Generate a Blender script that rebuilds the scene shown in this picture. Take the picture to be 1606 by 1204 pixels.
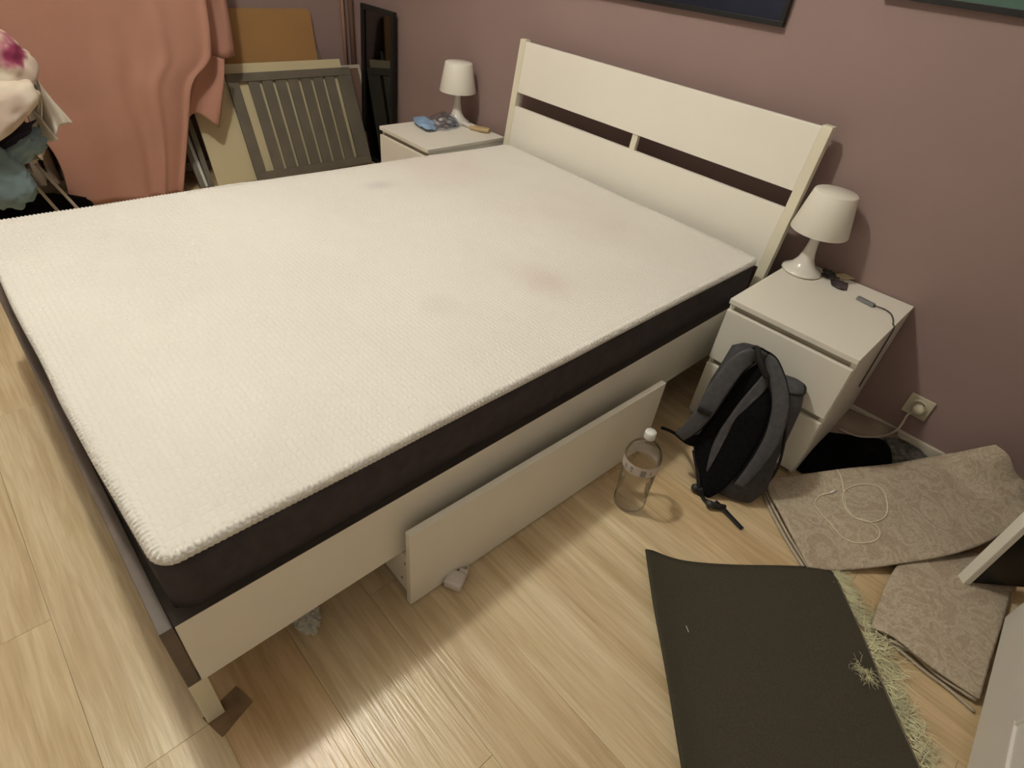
import bpy, bmesh, math, random
from mathutils import Vector, Matrix, noise
random.seed(7)
S = bpy.context.scene
for o in list(bpy.data.objects): bpy.data.objects.remove(o)
COL = S.collection
# ---------------------------------------------------------------- camera
CAM = Vector((.714, -2.1729, 1.3592)); YAW, PITCH, ROLL, FPX = -.7401, .6744, .1296, 898.663
FW = Vector((math.sin(YAW)*math.cos(PITCH), math.cos(YAW)*math.cos(PITCH), -math.sin(PITCH)))
_r = FW.cross(Vector((0, 0, 1))).normalized(); _u = _r.cross(FW)
RT = _r*math.cos(ROLL)+_u*math.sin(ROLL); UP = -_r*math.sin(ROLL)+_u*math.cos(ROLL)
cd = bpy.data.cameras.new('camera'); cam = bpy.data.objects.new('camera', cd); COL.objects.link(cam)
cam.matrix_world = Matrix(((RT.x, UP.x, -FW.x, CAM.x), (RT.y, UP.y, -FW.y, CAM.y), (RT.z, UP.z, -FW.z, CAM.z), (0, 0, 0, 1)))
cd.sensor_width = 36; cd.lens = FPX*36/1606; cd.clip_start = .02; S.camera = cam
# ---------------------------------------------------------------- light and exposure
vs = S.view_settings; vs.view_transform = 'Standard'; vs.look = 'None'; vs.gamma = 1; vs.use_curve_mapping = False
vs.exposure = 0.0
W = bpy.data.worlds.new('world'); S.world = W; W.use_nodes = True
W.node_tree.nodes['Background'].inputs[0].default_value = (.9, .85, .8, 1)
W.node_tree.nodes['Background'].inputs[1].default_value = .02
def point(name, loc, power, col, rad):
    l = bpy.data.lights.new(name, 'POINT'); l.energy = power; l.color = col; l.shadow_soft_size = rad
    o = bpy.data.objects.new(name, l); o.location = loc; COL.objects.link(o); return o
point('pendant_light', (-.92, -1.90, 2.95), 99, (1, .97, .865), .07)
point('fill_light', (1.45, -2.9, 1.75), 6, (1, .94, .84), .35)  # added soft fill that lifts the shaded sides, not a lamp of the room

def at(px, py, ax, val):
    d = FW+RT*((px-803)/FPX)-UP*((py-602)/FPX); i = 'xyz'.index(ax)
    return CAM+d*((val-CAM[i])/d[i])
# ---------------------------------------------------------------- materials
class NT:
    def __init__(s, name):
        s.m = bpy.data.materials.new(name); s.m.use_nodes = True; s.t = s.m.node_tree; s.n = s.t.nodes; s.l = s.t.links
        s.b = s.n['Principled BSDF']
    def add(s, typ, **kw):
        n = s.n.new('ShaderNode'+typ)
        for k, v in kw.items():
            if k in ('in_',):
                for a, b in v.items(): n.inputs[a].default_value = b
            else: setattr(n, k, v)
        return n
    def link(s, a, b): s.l.new(a, b)
def rgba(c): return (c[0], c[1], c[2], 1)
def mat(name, col, rough=.5, var=.06, vs_=6, bump=0, bs=200, metal=0, spec=.5, coat=0, sheen=0, col2=None, trans=0, stretch=None):
    t = NT(name); b = t.b
    tc = t.add('TexCoord'); n = t.add('TexNoise', in_={'Scale': vs_, 'Detail': 4})
    src = tc.outputs['Object']
    if stretch:
        mp = t.add('Mapping'); mp.inputs['Scale'].default_value = stretch; t.link(src, mp.inputs[0]); src = mp.outputs[0]
    t.link(src, n.inputs['Vector'])
    r = t.add('ValToRGB'); c2 = col2 or tuple(max(0, x*(1-var*2)) for x in col)
    r.color_ramp.elements[0].position = .3; r.color_ramp.elements[1].position = .7
    r.color_ramp.elements[0].color = rgba(c2); r.color_ramp.elements[1].color = rgba(col)
    t.link(n.outputs[0], r.inputs[0]); t.link(r.outputs[0], b.inputs['Base Color'])
    b.inputs['Roughness'].default_value = rough; b.inputs['Metallic'].default_value = metal
    b.inputs['Specular IOR Level'].default_value = spec; b.inputs['Coat Weight'].default_value = coat
    b.inputs['Sheen Weight'].default_value = sheen; b.inputs['Transmission Weight'].default_value = trans
    if bump:
        n2 = t.add('TexNoise', in_={'Scale': bs, 'Detail': 3}); t.link(src, n2.inputs['Vector'])
        bp = t.add('Bump', in_={'Strength': bump, 'Distance': .002}); t.link(n2.outputs[0], bp.inputs['Height'])
        t.link(bp.outputs[0], b.inputs['Normal'])
    return t.m
def floor_mat():
    t = NT('laminate_floor'); b = t.b
    g = t.add('NewGeometry'); oi = t.add('ObjectInfo')
    off = t.add('VectorMath', operation='SCALE', in_={'Scale': 17.3}); cmb = t.add('CombineXYZ')
    t.link(oi.outputs['Random'], cmb.inputs[0]); t.link(oi.outputs['Random'], cmb.inputs[1]); t.link(cmb.outputs[0], off.inputs[0])
    ad = t.add('VectorMath', operation='ADD'); t.link(g.outputs['Position'], ad.inputs[0]); t.link(off.outputs[0], ad.inputs[1])
    def ns(sc, scale, det=5, dist=0):
        mp = t.add('Mapping'); mp.inputs['Scale'].default_value = sc; t.link(ad.outputs[0], mp.inputs[0])
        n = t.add('TexNoise', in_={'Scale': scale, 'Detail': det, 'Distortion': dist}); t.link(mp.outputs[0], n.inputs['Vector']); return n.outputs[0]
    broad = ns((.5, 7, 1), 1.4, 3, .6); grain = ns((.06, 1, 1), 130, 4, .2); mid = ns((.07, 1, 1), 38, 5, 1.2)
    blot = ns((.6, 1.6, 1), 5, 3)
    r = t.add('ValToRGB'); e = r.color_ramp.elements
    e[0].position = .28; e[0].color = rgba((.61, .48, .295)); e[1].position = .72; e[1].color = rgba((.80, .69, .485))
    t.link(broad, r.inputs[0])
    # board-to-board tone
    r2 = t.add('ValToRGB'); e = r2.color_ramp.elements; e[0].color = rgba((.94, .82, .70)); e[1].color = rgba((1.0, 1.0, 1.0))
    x = e.new(.5); x.color = rgba((.98, .95, .9)); t.link(oi.outputs['Random'], r2.inputs[0])
    m1 = t.add('MixRGB', blend_type='MULTIPLY', in_={0: 1}); t.link(r.outputs[0], m1.inputs[1]); t.link(r2.outputs[0], m1.inputs[2])
    r3 = t.add('ValToRGB'); e = r3.color_ramp.elements; e[0].position = .38; e[0].color = rgba((.72, .66, .56)); e[1].position = .58; e[1].color = rgba((1, 1, 1))
    t.link(mid, r3.inputs[0])
    m2 = t.add('MixRGB', blend_type='MULTIPLY', in_={0: .55}); t.link(m1.outputs[0], m2.inputs[1]); t.link(r3.outputs[0], m2.inputs[2])
    r4 = t.add('ValToRGB'); e = r4.color_ramp.elements; e[0].position = .4; e[0].color = rgba((.86, .83, .78)); e[1].position = .6; e[1].color = rgba((1, 1, 1))
    t.link(grain, r4.inputs[0])
    m3 = t.add('MixRGB', blend_type='MULTIPLY', in_={0: .6}); t.link(m2.outputs[0], m3.inputs[1]); t.link(r4.outputs[0], m3.inputs[2])
    m4 = t.add('MixRGB', blend_type='OVERLAY', in_={0: .18}); t.link(m3.outputs[0], m4.inputs[1]); t.link(blot, m4.inputs[2])
    t.link(m4.outputs[0], b.inputs['Base Color'])
    b.inputs['Roughness'].default_value = .29; b.inputs['Specular IOR Level'].default_value = .5
    bp = t.add('Bump', in_={'Strength': .75, 'Distance': .0014}); t.link(grain, bp.inputs['Height'])
    bp2 = t.add('Bump', in_={'Strength': .3, 'Distance': .002}); t.link(mid, bp2.inputs['Height']); t.link(bp2.outputs[0], bp.inputs['Normal'])
    t.link(bp.outputs[0], b.inputs['Normal'])
    return t.m
def mattress_mat():
    t = NT('mattress_knit'); b = t.b
    g = t.add('NewGeometry'); sp = t.add('SeparateXYZ'); t.link(g.outputs['Position'], sp.inputs[0])
    base = t.add('TexNoise', in_={'Scale': 2.2, 'Detail': 3}); t.link(g.outputs['Position'], base.inputs['Vector'])
    r = t.add('ValToRGB'); e = r.color_ramp.elements; e[0].position = .3; e[0].color = rgba((.79, .765, .71)); e[1].position = .7; e[1].color = rgba((.84, .825, .765))
    t.link(base.outputs[0], r.inputs[0]); col = r.outputs[0]
    def stain(c, rx, ry, tint, amt):
        nonlocal col
        n = t.add('TexNoise', in_={'Scale': 6, 'Detail': 4}); t.link(g.outputs['Position'], n.inputs['Vector'])
        mp = t.add('Mapping', vector_type='POINT'); mp.inputs['Location'].default_value = (-c[0]/rx, -c[1]/ry, 0); mp.inputs['Scale'].default_value = (1/rx, 1/ry, 0)
        t.link(g.outputs['Position'], mp.inputs[0])
        ln = t.add('VectorMath', operation='LENGTH'); t.link(mp.outputs[0], ln.inputs[0])
        mr = t.add('MapRange', interpolation_type='SMOOTHSTEP', in_={'From Min': 1.0, 'From Max': .1, 'To Max': amt}); t.link(ln.outputs['Value'], mr.inputs[0])
        mu = t.add('Math', operation='MULTIPLY'); t.link(mr.outputs[0], mu.inputs[0]); t.link(n.outputs[0], mu.inputs[1])
        mx = t.add('MixRGB', blend_type='MULTIPLY'); mx.inputs[2].default_value = rgba(tint)
        t.link(mu.outputs[0], mx.inputs[0]); t.link(col, mx.inputs[1]); col = mx.outputs[0]
    for (px, py), rx, ry, tint, am in [((880, 330), .42, .5, (.95, .85, .83), .7), ((850, 440), .16, .12, (.84, .72, .70), .9), ((600, 290), .07, .10, (.72, .70, .74), .9),
                                       ((700, 260), .4, .3, (.95, .84, .84), .8), ((980, 370), .3, .2, (.92, .86, .83), .5), ((230, 430), .3, .25, (.92, .92, .95), .8), ((690, 480), .08, .08, (.86, .80, .78), .7)]:
        p = at(px, py, 'z', .518); stain(p, rx, ry, tint, am)
    t.link(col, b.inputs['Base Color'])
    b.inputs['Roughness'].default_value = .9; b.inputs['Specular IOR Level'].default_value = .2; b.inputs['Sheen Weight'].default_value = .15
    vor = t.add('TexVoronoi', feature='DISTANCE_TO_EDGE', in_={'Scale': 62, 'Randomness': .35})
    mp = t.add('Mapping'); mp.inputs['Scale'].default_value = (.8, 1.25, 1); t.link(g.outputs['Position'], mp.inputs[0]); t.link(mp.outputs[0], vor.inputs['Vector'])
    vr = t.add('MapRange', in_={'From Min': 0, 'From Max': .28}); t.link(vor.outputs['Distance'], vr.inputs[0])
    # quilt seams: pairs of lines along the short side
    wv = t.add('Math', operation='PINGPONG', in_={1: .16}); t.link(sp.outputs['Y'], wv.inputs[0])
    s1 = t.add('Math', operation='SUBTRACT', in_={1: .035}); t.link(wv.outputs[0], s1.inputs[0])
    s2 = t.add('Math', operation='ABSOLUTE'); t.link(s1.outputs[0], s2.inputs[0])
    s3 = t.add('MapRange', interpolation_type='SMOOTHSTEP', in_={'From Min': 0, 'From Max': .0035}); t.link(s2.outputs[0], s3.inputs[0])
    b1 = t.add('Bump', in_={'Strength': .55, 'Distance': .0025}); t.link(vr.outputs[0], b1.inputs['Height'])
    b2 = t.add('Bump', in_={'Strength': .10, 'Distance': .002}); t.link(s3.outputs[0], b2.inputs['Height']); t.link(b1.outputs[0], b2.inputs['Normal'])
    n3 = t.add('TexNoise', in_={'Scale': 14, 'Detail': 3}); t.link(g.outputs['Position'], n3.inputs['Vector'])
    b3 = t.add('Bump', in_={'Strength': .35, 'Distance': .006}); t.link(n3.outputs[0], b3.inputs['Height']); t.link(b2.outputs[0], b3.inputs['Normal'])
    t.link(b3.outputs[0], b.inputs['Normal'])
    return t.m
def damask_mat():
    t = NT('damask_fabric'); b = t.b
    g = t.add('NewGeometry')
    n = t.add('TexNoise', in_={'Scale': 10, 'Detail': 1.5, 'Distortion': 2.2}); t.link(g.outputs['Position'], n.inputs['Vector'])
    r = t.add('ValToRGB'); e = r.color_ramp.elements
    e[0].position = .40; e[0].color = rgba((.41, .335, .25)); e[1].position = .47; e[1].color = rgba((.475, .41, .315))
    x = e.new(.52); x.color = rgba((.48, .415, .32)); x = e.new(.56); x.color = rgba((.40, .325, .24)); x = e.new(.62); x.color = rgba((.46, .395, .30))
    t.link(n.outputs[0], r.inputs[0])
    n2 = t.add('TexNoise', in_={'Scale': 160, 'Detail': 2}); t.link(g.outputs['Position'], n2.inputs['Vector'])
    m = t.add('MixRGB', blend_type='OVERLAY', in_={0: .35}); t.link(r.outputs[0], m.inputs[1]); t.link(n2.outputs[0], m.inputs[2])
    t.link(m.outputs[0], b.inputs['Base Color']); b.inputs['Roughness'].default_value = .85; b.inputs['Specular IOR Level'].default_value = .2
    bp = t.add('Bump', in_={'Strength': .5, 'Distance': .002}); t.link(n2.outputs[0], bp.inputs['Height']); t.link(bp.outputs[0], b.inputs['Normal'])
    return t.m
def floral_mat():
    t = NT('floral_cotton'); b = t.b
    g = t.add('NewGeometry'); col = None
    n = t.add('TexNoise', in_={'Scale': 9, 'Detail': 2}); t.link(g.outputs['Position'], n.inputs['Vector'])
    r = t.add('ValToRGB'); e = r.color_ramp.elements; e[0].position = .4; e[0].color = rgba((.62, .50, .42)); e[1].position = .6; e[1].color = rgba((.74, .66, .54)); t.link(n.outputs[0], r.inputs[0]); col = r.outputs[0]
    for (px, py), rad, c in [((4, 76), .075, (.50, .22, .25)), ((12, 78), .055, (.26, .03, .09)), ((22, 152), .032, (.30, .06, .11)), ((40, 178), .045, (.60, .36, .33)), ((34, 108), .025, (.62, .42, .37))]:
        p = at(px, py, 'x', -2.2)
        mp = t.add('VectorMath', operation='SUBTRACT'); mp.inputs[1].default_value = p; t.link(g.outputs['Position'], mp.inputs[0])
        nn = t.add('TexNoise', in_={'Scale': 22, 'Detail': 2}); t.link(g.outputs['Position'], nn.inputs['Vector'])
        ms = t.add('VectorMath', operation='MULTIPLY'); ms.inputs[1].default_value = (.35, 1, 1); t.link(mp.outputs[0], ms.inputs[0])
        ln = t.add('VectorMath', operation='LENGTH'); t.link(ms.outputs[0], ln.inputs[0])
        ma = t.add('Math', operation='MULTIPLY_ADD', in_={1: rad*1.2, 2: -rad*.6}); t.link(nn.outputs[0], ma.inputs[0])
        sm = t.add('Math', operation='ADD'); t.link(ln.outputs['Value'], sm.inputs[0]); t.link(ma.outputs[0], sm.inputs[1])
        mr = t.add('MapRange', interpolation_type='SMOOTHSTEP', in_={'From Min': rad, 'From Max': rad*.55}); t.link(sm.outputs[0], mr.inputs[0])
        mx = t.add('MixRGB'); mx.inputs[2].default_value = rgba(c); t.link(mr.outputs[0], mx.inputs[0]); t.link(col, mx.inputs[1]); col = mx.outputs[0]
    t.link(col, b.inputs['Base Color']); b.inputs['Roughness'].default_value = .9
    return t.m
def clear_mat(name, tint=(.96, .97, .96), add=0.0, rough=.03):
    t = NT(name); t.n.remove(t.b); out = t.n['Material Output']
    tr = t.add('BsdfTransparent'); tr.inputs[0].default_value = rgba(tint); gl = t.add('BsdfGlossy', in_={'Roughness': rough})
    fr = t.add('LayerWeight', in_={'Blend': .13})
    n = t.add('TexNoise', in_={'Scale': 60, 'Detail': 2}); bp = t.add('Bump', in_={'Strength': .25, 'Distance': .003}); t.link(n.outputs[0], bp.inputs['Height'])
    t.link(bp.outputs[0], gl.inputs['Normal'])
    ad = t.add('Math', operation='ADD', in_={1: add}); ad.use_clamp = True; t.link(fr.outputs['Fresnel'], ad.inputs[0])
    mx = t.add('MixShader'); t.link(ad.outputs[0], mx.inputs[0]); t.link(tr.outputs[0], mx.inputs[1]); t.link(gl.outputs[0], mx.inputs[2])
    t.link(mx.outputs[0], out.inputs[0]); return t.m
M = dict(
    floor=floor_mat(), base=mat('subfloor', (.34, .24, .14), .8),
    wall=mat('plum_taupe_wall', (.300, .208, .194), .75, .03, 3, .15, 350),
    ceil=mat('ceiling_paint', (.8, .78, .74), .9, .02), base_w=mat('baseboard_white', (.62, .56, .47), .45),
    white=mat('white_foil', (.87, .84, .75), .38, .015, 4, .04, 500), post=mat('yellowed_white_paint', (.80, .76, .60), .42, .03),
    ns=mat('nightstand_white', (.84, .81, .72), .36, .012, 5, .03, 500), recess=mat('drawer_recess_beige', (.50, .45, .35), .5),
    brown=mat('taupe_foil', (.145, .112, .088), .5, .15, 20, .1, 200), edgeb=mat('shaded_taupe_edge', (.055, .045, .038), .6), side_paint=mat('grey_cream_paint', (.52, .48, .43), .8, .02), slat=mat('birch_slat', (.6, .48, .32), .6),  # edgeb: taupe with the shade on the band put into its colour
    matt=mattress_mat(), side=mat('charcoal_ticking', (.068, .058, .062), .9, .12, 30, .35, 500, spec=.25),
    damask=damask_mat(), hem=mat('rug_hem', (.50, .43, .33), .85, bump=.3),
    curtain=mat('salmon_curtain', (.50, .265, .20), .9, .05, 5, .35, 700, spec=.15, sheen=.1), lining=mat('curtain_underside', (.40, .23, .13), .9),
    crib=mat('grey_olive_paint', (.155, .135, .10), .6, .12, 8), cream=mat('cream_board', (.62, .54, .34), .6, .04, 3),
    dgrey=mat('dark_grey_board', (.14, .125, .10), .6), orange=mat('orange_board', (.34, .185, .065), .65, .05, 3),
    black=mat('black_frame', (.008, .008, .008), .45), mirror=mat('mirror_glass', (.13, .13, .125), .06, .02, metal=1),
    copper=mat('painted_pipe', (.50, .30, .22), .28, .1), pipe2=mat('brown_pipe', (.20, .12, .09), .5),
    plastic=mat('lamp_shade_plastic', (.82, .79, .70), .45, .015), gloss=mat('lamp_base_gloss', (.80, .78, .71), .1, .015, coat=.5),
    wplast=mat('white_plastic', (.74, .68, .66), .35, .02), socket=mat('socket_ivory', (.60, .56, .42), .35, .02), dark=mat('dark_plastic', (.03, .03, .03), .5),
    usb=mat('grey_usb_plastic', (.20, .21, .21), .3), cable=mat('beige_cable', (.80, .73, .56), .5), bcable=mat('dark_cable', (.05, .05, .045), .5),
    wcable=mat('ivory_cable', (.52, .46, .38), .5), metal=mat('chrome_tube', (.55, .55, .55), .18, .02, metal=1), zip=mat('zip_metal', (.4, .4, .4), .35, metal=1),
    bagg=mat('bag_grey_fabric', (.062, .061, .066), .8, .15, 60, .5, 600, spec=.3), bagb=mat('bag_black_mesh', (.007, .007, .009), .95, .3, 80, .6, 900, spec=.15),
    bagl=mat('bag_light_grey', (.085, .083, .088), .75, .15, 60, .5, 600, spec=.3), web=mat('black_webbing', (.008, .008, .009), .65, .2, 50, .4, 500),
    matdk=mat('rug_backing', (.062, .053, .036), .85, .14, 240, .6, 420, spec=.3, stretch=(1, 1, 1)), matedge=mat('rug_backing_edge', (.12, .10, .07), .8),
    fray=mat('frayed_yarn', (.80, .77, .50), .8, .2, 20), mauve=mat('mauve_cloth', (.34, .27, .22), .9, .1, 10, .3, 300),
    blackc=mat('black_cloth', (.004, .004, .005), .95, .3, 30, .4, 300, spec=.1), lace=mat('grey_lace', (.16, .16, .14), .9, .35, 45, .6, 120, col2=(.015, .015, .015)),
    wcloth=mat('white_cotton', (.80, .76, .66), .9, .06, 8), blue=mat('blue_cotton', (.25, .37, .41), .9, .2, 7, .2, 200), navy=mat('dark_garment', (.02, .02, .035), .9),
    floral=floral_mat(), tissue=mat('tissue_paper', (.55, .54, .48), .9, .05), felt=mat('brown_felt', (.30, .20, .11), .95, .2, 20),
    clear=clear_mat('bottle_plastic', (.985, .99, .982), .015), sach=clear_mat('clear_sachet', (.88, .90, .96), .30, .3), labelm=mat('bottle_label', (.62, .56, .52), .5), ink=mat('label_ink', (.33, .29, .28), .6),
    cap=mat('bottle_cap', (.75, .76, .72), .4), bluep=mat('blue_wrapper', (.30, .46, .70), .3, .15, 20), brush=mat('wooden_brush', (.52, .38, .20), .5), rad=mat('radiator_paint', (.42, .32, .24), .5, .15),
    canvas=mat('navy_print', (.012, .018, .045), .35, .3, 3, col2=(.004, .006, .012)), teal=mat('teal_print', (.10, .20, .15), .45, .25, 4, col2=(.05, .10, .08)),
    cab=mat('cabinet_white', (.82, .80, .74), .45, .02), glassb=mat('black_glass', (.006, .007, .009), .25, .2, spec=.2), bracket=mat('silver_packet', (.16, .13, .14), .25, .3, 60, metal=.3),
)
# ---------------------------------------------------------------- object helpers
def link(o, parent=None):
    COL.objects.link(o)
    if parent: o.parent = parent
    return o
def tag(o, label=None, cat=None, group=None, kind=None):
    for k, v in (('label', label), ('category', cat), ('group', group), ('kind', kind)):
        if v: o[k] = v
    return o
def empty(name, loc, label, cat, group=None, rz=0):
    o = bpy.data.objects.new(name, None); o.location = loc; o.rotation_euler = (0, 0, rz); o.empty_display_size = .05
    link(o); tag(o, label, cat, group); return o
def fin(name, bm, m, parent=None, smooth=False, mods=(), world=False):
    """link the bmesh as one object; world=True: vertices are in world space, the parent's placement is undone"""
    me = bpy.data.meshes.new(name); bmesh.ops.recalc_face_normals(bm, faces=bm.faces); bm.to_mesh(me); bm.free()
    me.materials.append(M[m])
    if smooth: me.polygons.foreach_set('use_smooth', [True]*len(me.polygons))
    if world and parent:
        mw = Matrix.Identity(4); p = parent
        while p: mw = (Matrix.Translation(p.location) @ p.rotation_euler.to_matrix().to_4x4()) @ mw; p = p.parent
        me.transform(mw.inverted())
    o = bpy.data.objects.new(name, me); link(o, parent)
    for typ, kw in mods:
        md = o.modifiers.new(typ.lower(), typ)
        for k, v in kw.items(): setattr(md, k, v)
    return o
def bx(bm, x0, x1, y0, y1, z0, z1, bev=0, fn=None):
    if bev:
        t = bmesh.new(); r = bmesh.ops.create_cube(t, size=1)
        for v in t.verts: v.co = Vector(((x0+x1)/2+v.co.x*(x1-x0), (y0+y1)/2+v.co.y*(y1-y0), (z0+z1)/2+v.co.z*(z1-z0)))
        bmesh.ops.bevel(t, geom=t.edges[:], offset=bev, segments=2, affect='EDGES', profile=.5)
        vm = [bm.verts.new(fn(v.co) if fn else v.co) for v in t.verts]; t.verts.index_update()
        for f in t.faces: bm.faces.new([vm[v.index] for v in f.verts])
        t.free(); return
    vs_ = [bm.verts.new(fn(Vector(p)) if fn else p) for p in [(x0, y0, z0), (x1, y0, z0), (x1, y1, z0), (x0, y1, z0), (x0, y0, z1), (x1, y0, z1), (x1, y1, z1), (x0, y1, z1)]]
    for f in [(0, 3, 2, 1), (4, 5, 6, 7), (0, 1, 5, 4), (1, 2, 6, 5), (2, 3, 7, 6), (3, 0, 4, 7)]: bm.faces.new([vs_[i] for i in f])
def box(name, dims, m, parent=None, bev=0, fn=None, **kw):
    bm = bmesh.new(); bx(bm, *dims, bev=bev, fn=fn); return fin(name, bm, m, parent, **kw)
def lathe(bm, prof, c=(0, 0, 0), n=32, axis=None, closed=False):
    """revolve (r,z) pairs around an axis through c"""
    A = Vector(axis).normalized() if axis else Vector((0, 0, 1)); Xv = A.orthogonal().normalized(); Yv = A.cross(Xv); c = Vector(c)
    rings = []
    for r, z in prof:
        if r < 1e-5: rings.append([bm.verts.new(c+A*z)])
        else: rings.append([bm.verts.new(c+A*z+(Xv*math.cos(2*math.pi*i/n)+Yv*math.sin(2*math.pi*i/n))*r) for i in range(n)])
    for a, b in zip(rings, rings[1:]):
        for i in range(n):
            j = (i+1) % n
            if len(a) == 1 and len(b) == 1: continue
            if len(a) == 1: bm.faces.new((a[0], b[i], b[j]))
            elif len(b) == 1: bm.faces.new((a[i], b[0], a[j]))
            else: bm.faces.new((a[i], b[i], b[j], a[j]))
def catmull(P, k=8):
    P = [Vector(p) for p in P]; Q = [P[0]*2-P[1]]+P+[P[-1]*2-P[-2]]; out = []
    for i in range(1, len(Q)-2):
        a, b, c, d = Q[i-1:i+3]
        for s in range(k):
            t = s/k; out.append(.5*((2*b)+(c-a)*t+(2*a-5*b+4*c-d)*t*t+(3*b-a-3*c+d)*t**3))
    out.append(P[-1]); return out
def tube(bm, pts, r, n=8, smooth=True, k=6, flat=None):
    """round tube; flat=(w,t,up) makes a ribbon-like strap"""
    P = catmull(pts, k) if smooth and len(pts) > 2 else [Vector(p) for p in pts]
    rings = []; prev = None
    for i, p in enumerate(P):
        d = (P[min(i+1, len(P)-1)]-P[max(i-1, 0)]).normalized()
        if flat:
            up = Vector(flat[2]); s = d.cross(up).normalized(); u2 = s.cross(d)
            rr = r(i/(len(P)-1)) if callable(r) else 1
            w, t = flat[0]*rr, flat[1]
            ring = [p+s*w*math.copysign(abs(math.cos(a))**.5, math.cos(a))+u2*t*math.copysign(abs(math.sin(a))**.6, math.sin(a)) for a in [2*math.pi*q/n for q in range(n)]]
        else:
            s = prev-d*prev.dot(d) if prev is not None else d.orthogonal()
            s.normalize(); prev = s; u2 = d.cross(s); rr = r(i/(len(P)-1)) if callable(r) else r
            ring = [p+(s*math.cos(2*math.pi*q/n)+u2*math.sin(2*math.pi*q/n))*rr for q in range(n)]
        rings.append([bm.verts.new(v) for v in ring])
    for a, b in zip(rings, rings[1:]):
        for i in range(n): bm.faces.new((a[i], a[(i+1) % n], b[(i+1) % n], b[i]))
    bm.faces.new(rings[0][::-1]); bm.faces.new(rings[-1])
def sheet(bm, top, bot, left, right, nu=40, nv=24, fn=None):
    """Coons patch from four boundary polylines (top: left to right, bot: left to right, left: top to bottom, right: top to bottom)"""
    def samp(P, t):
        C = catmull(P, 10) if len(P) > 2 else [Vector(p) for p in P]
        L = [0]
        for a, b in zip(C, C[1:]): L.append(L[-1]+(b-a).length)
        d = t*L[-1]
        for i in range(len(C)-1):
            if d <= L[i+1]+1e-9: f = (d-L[i])/max(1e-9, L[i+1]-L[i]); return C[i].lerp(C[i+1], min(1, f))
        return C[-1]
    T = [samp(top, i/nu) for i in range(nu+1)]; B = [samp(bot, i/nu) for i in range(nu+1)]
    Lf = [samp(left, j/nv) for j in range(nv+1)]; R = [samp(right, j/nv) for j in range(nv+1)]
    g = []
    for j in range(nv+1):
        v = j/nv; row = []
        for i in range(nu+1):
            u = i/nu
            p = T[i]*(1-v)+B[i]*v+Lf[j]*(1-u)+R[j]*u-(T[0]*(1-u)*(1-v)+T[-1]*u*(1-v)+B[0]*(1-u)*v+B[-1]*u*v)
            if fn: p = p+fn(u, v, p)
            row.append(bm.verts.new(p))
        g.append(row)
    for j in range(nv):
        for i in range(nu): bm.faces.new((g[j][i], g[j+1][i], g[j+1][i+1], g[j][i+1]))
SOL = lambda t, off=1: ('SOLIDIFY', dict(thickness=t, offset=off))
SUB = lambda n: ('SUBSURF', dict(levels=n, render_levels=n))
def n3(p, s, seed=0): return noise.noise(Vector(p)*s+Vector((seed*3.1, seed*1.7, seed)))
def lump(bm, c, r, seed=0, amp=.12, sc=3, rot=None, sub=4, sq=1.0, fold=0):
    t = bmesh.new(); bmesh.ops.create_icosphere(t, subdivisions=sub, radius=1); c = Vector(c)
    vm = []
    for v in t.verts:
        d = v.co.normalized(); q = Vector([math.copysign(abs(a)**sq, a) for a in d])
        k = 1+amp*n3(d, sc, seed)+amp*.5*n3(d, sc*2.3, seed+5)
        if fold: k -= fold*(1-abs(n3(d*Vector((1, 1, 2.2)) if False else Vector((d.x, d.y, d.z*2.2)), sc*1.2, seed+9))*3) if abs(n3(Vector((d.x, d.y, d.z*2.2)), sc*1.2, seed+9)) < .33 else 0
        q = Vector((q.x*r[0], q.y*r[1], q.z*r[2]))*k
        if rot: q = rot @ q
        vm.append(bm.verts.new(c+q))
    t.verts.index_update()
    for f in t.faces: bm.faces.new([vm[v.index] for v in f.verts])
    t.free()
# ================================================================= SETTING
XL, XR, YF, ZC = -3.07, 2.0, -3.9, 3.1
YW = .03
fl = box('floor', (XL-.1, XR+.1, YF-.1, YW+.1, -.06, -.012), 'base'); tag(fl, kind='structure')
PW, PL = .1965, 1.285
pb = bmesh.new(); bx(pb, 0, PL-.0006, 0, PW-.0005, -.011, 0, bev=.0005)
pme = bpy.data.meshes.new('plank'); bmesh.ops.recalc_face_normals(pb, faces=pb.faces); pb.to_mesh(pme); pb.free(); pme.materials.append(M['floor'])
XJ = {13: -.43, 10: .452, 12: .02, 9: -.02, 8: 1.0, 7: .05, 6: 1.15, 11: -.2, 14: -.1, 5: .1, 4: .8}      # board ends seen in the photograph
row = 0; y = -1.5998+PW*8
while y > -1.5998-PW*13:
    x0 = (XJ.get(row, .1+.37*row)) % PL - PL*4
    x = x0
    while x < XR:
        if x+PL > XL and y+PW > -4.5 and y < YW-.01:
            a, b = max(x, XL), min(x+PL, XR)
            if x == a and x+PL <= XR and y+PW <= YW:
                o = bpy.data.objects.new('plank', pme)
                o.location = (x, y, 0); link(o, fl)
            else:
                box('plank', (a, b-.001, y, min(y+PW-.001, YW), -.011, 0), 'floor', fl)
        x += PL
    y -= PW; row += 1
for nm, d in (('wall_back', (XL-.1, XR+.1, YW, YW+.1, -.05, ZC)), ('wall_left', (XL-.1, XL, YF, YW, -.05, ZC)),
              ('wall_right', (XR, XR+.1, YF, YW, -.05, ZC)), ('wall_front', (XL-.1, XR+.1, YF-.1, YF, -.05, ZC))):
    tag(box(nm, d, 'wall' if nm in ('wall_back', 'wall_left') else 'side_paint'), kind='structure')
tag(box('ceiling', (XL-.1, XR+.1, YF-.1, YW+.1, ZC, ZC+.1), 'ceil'), kind='structure')
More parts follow.
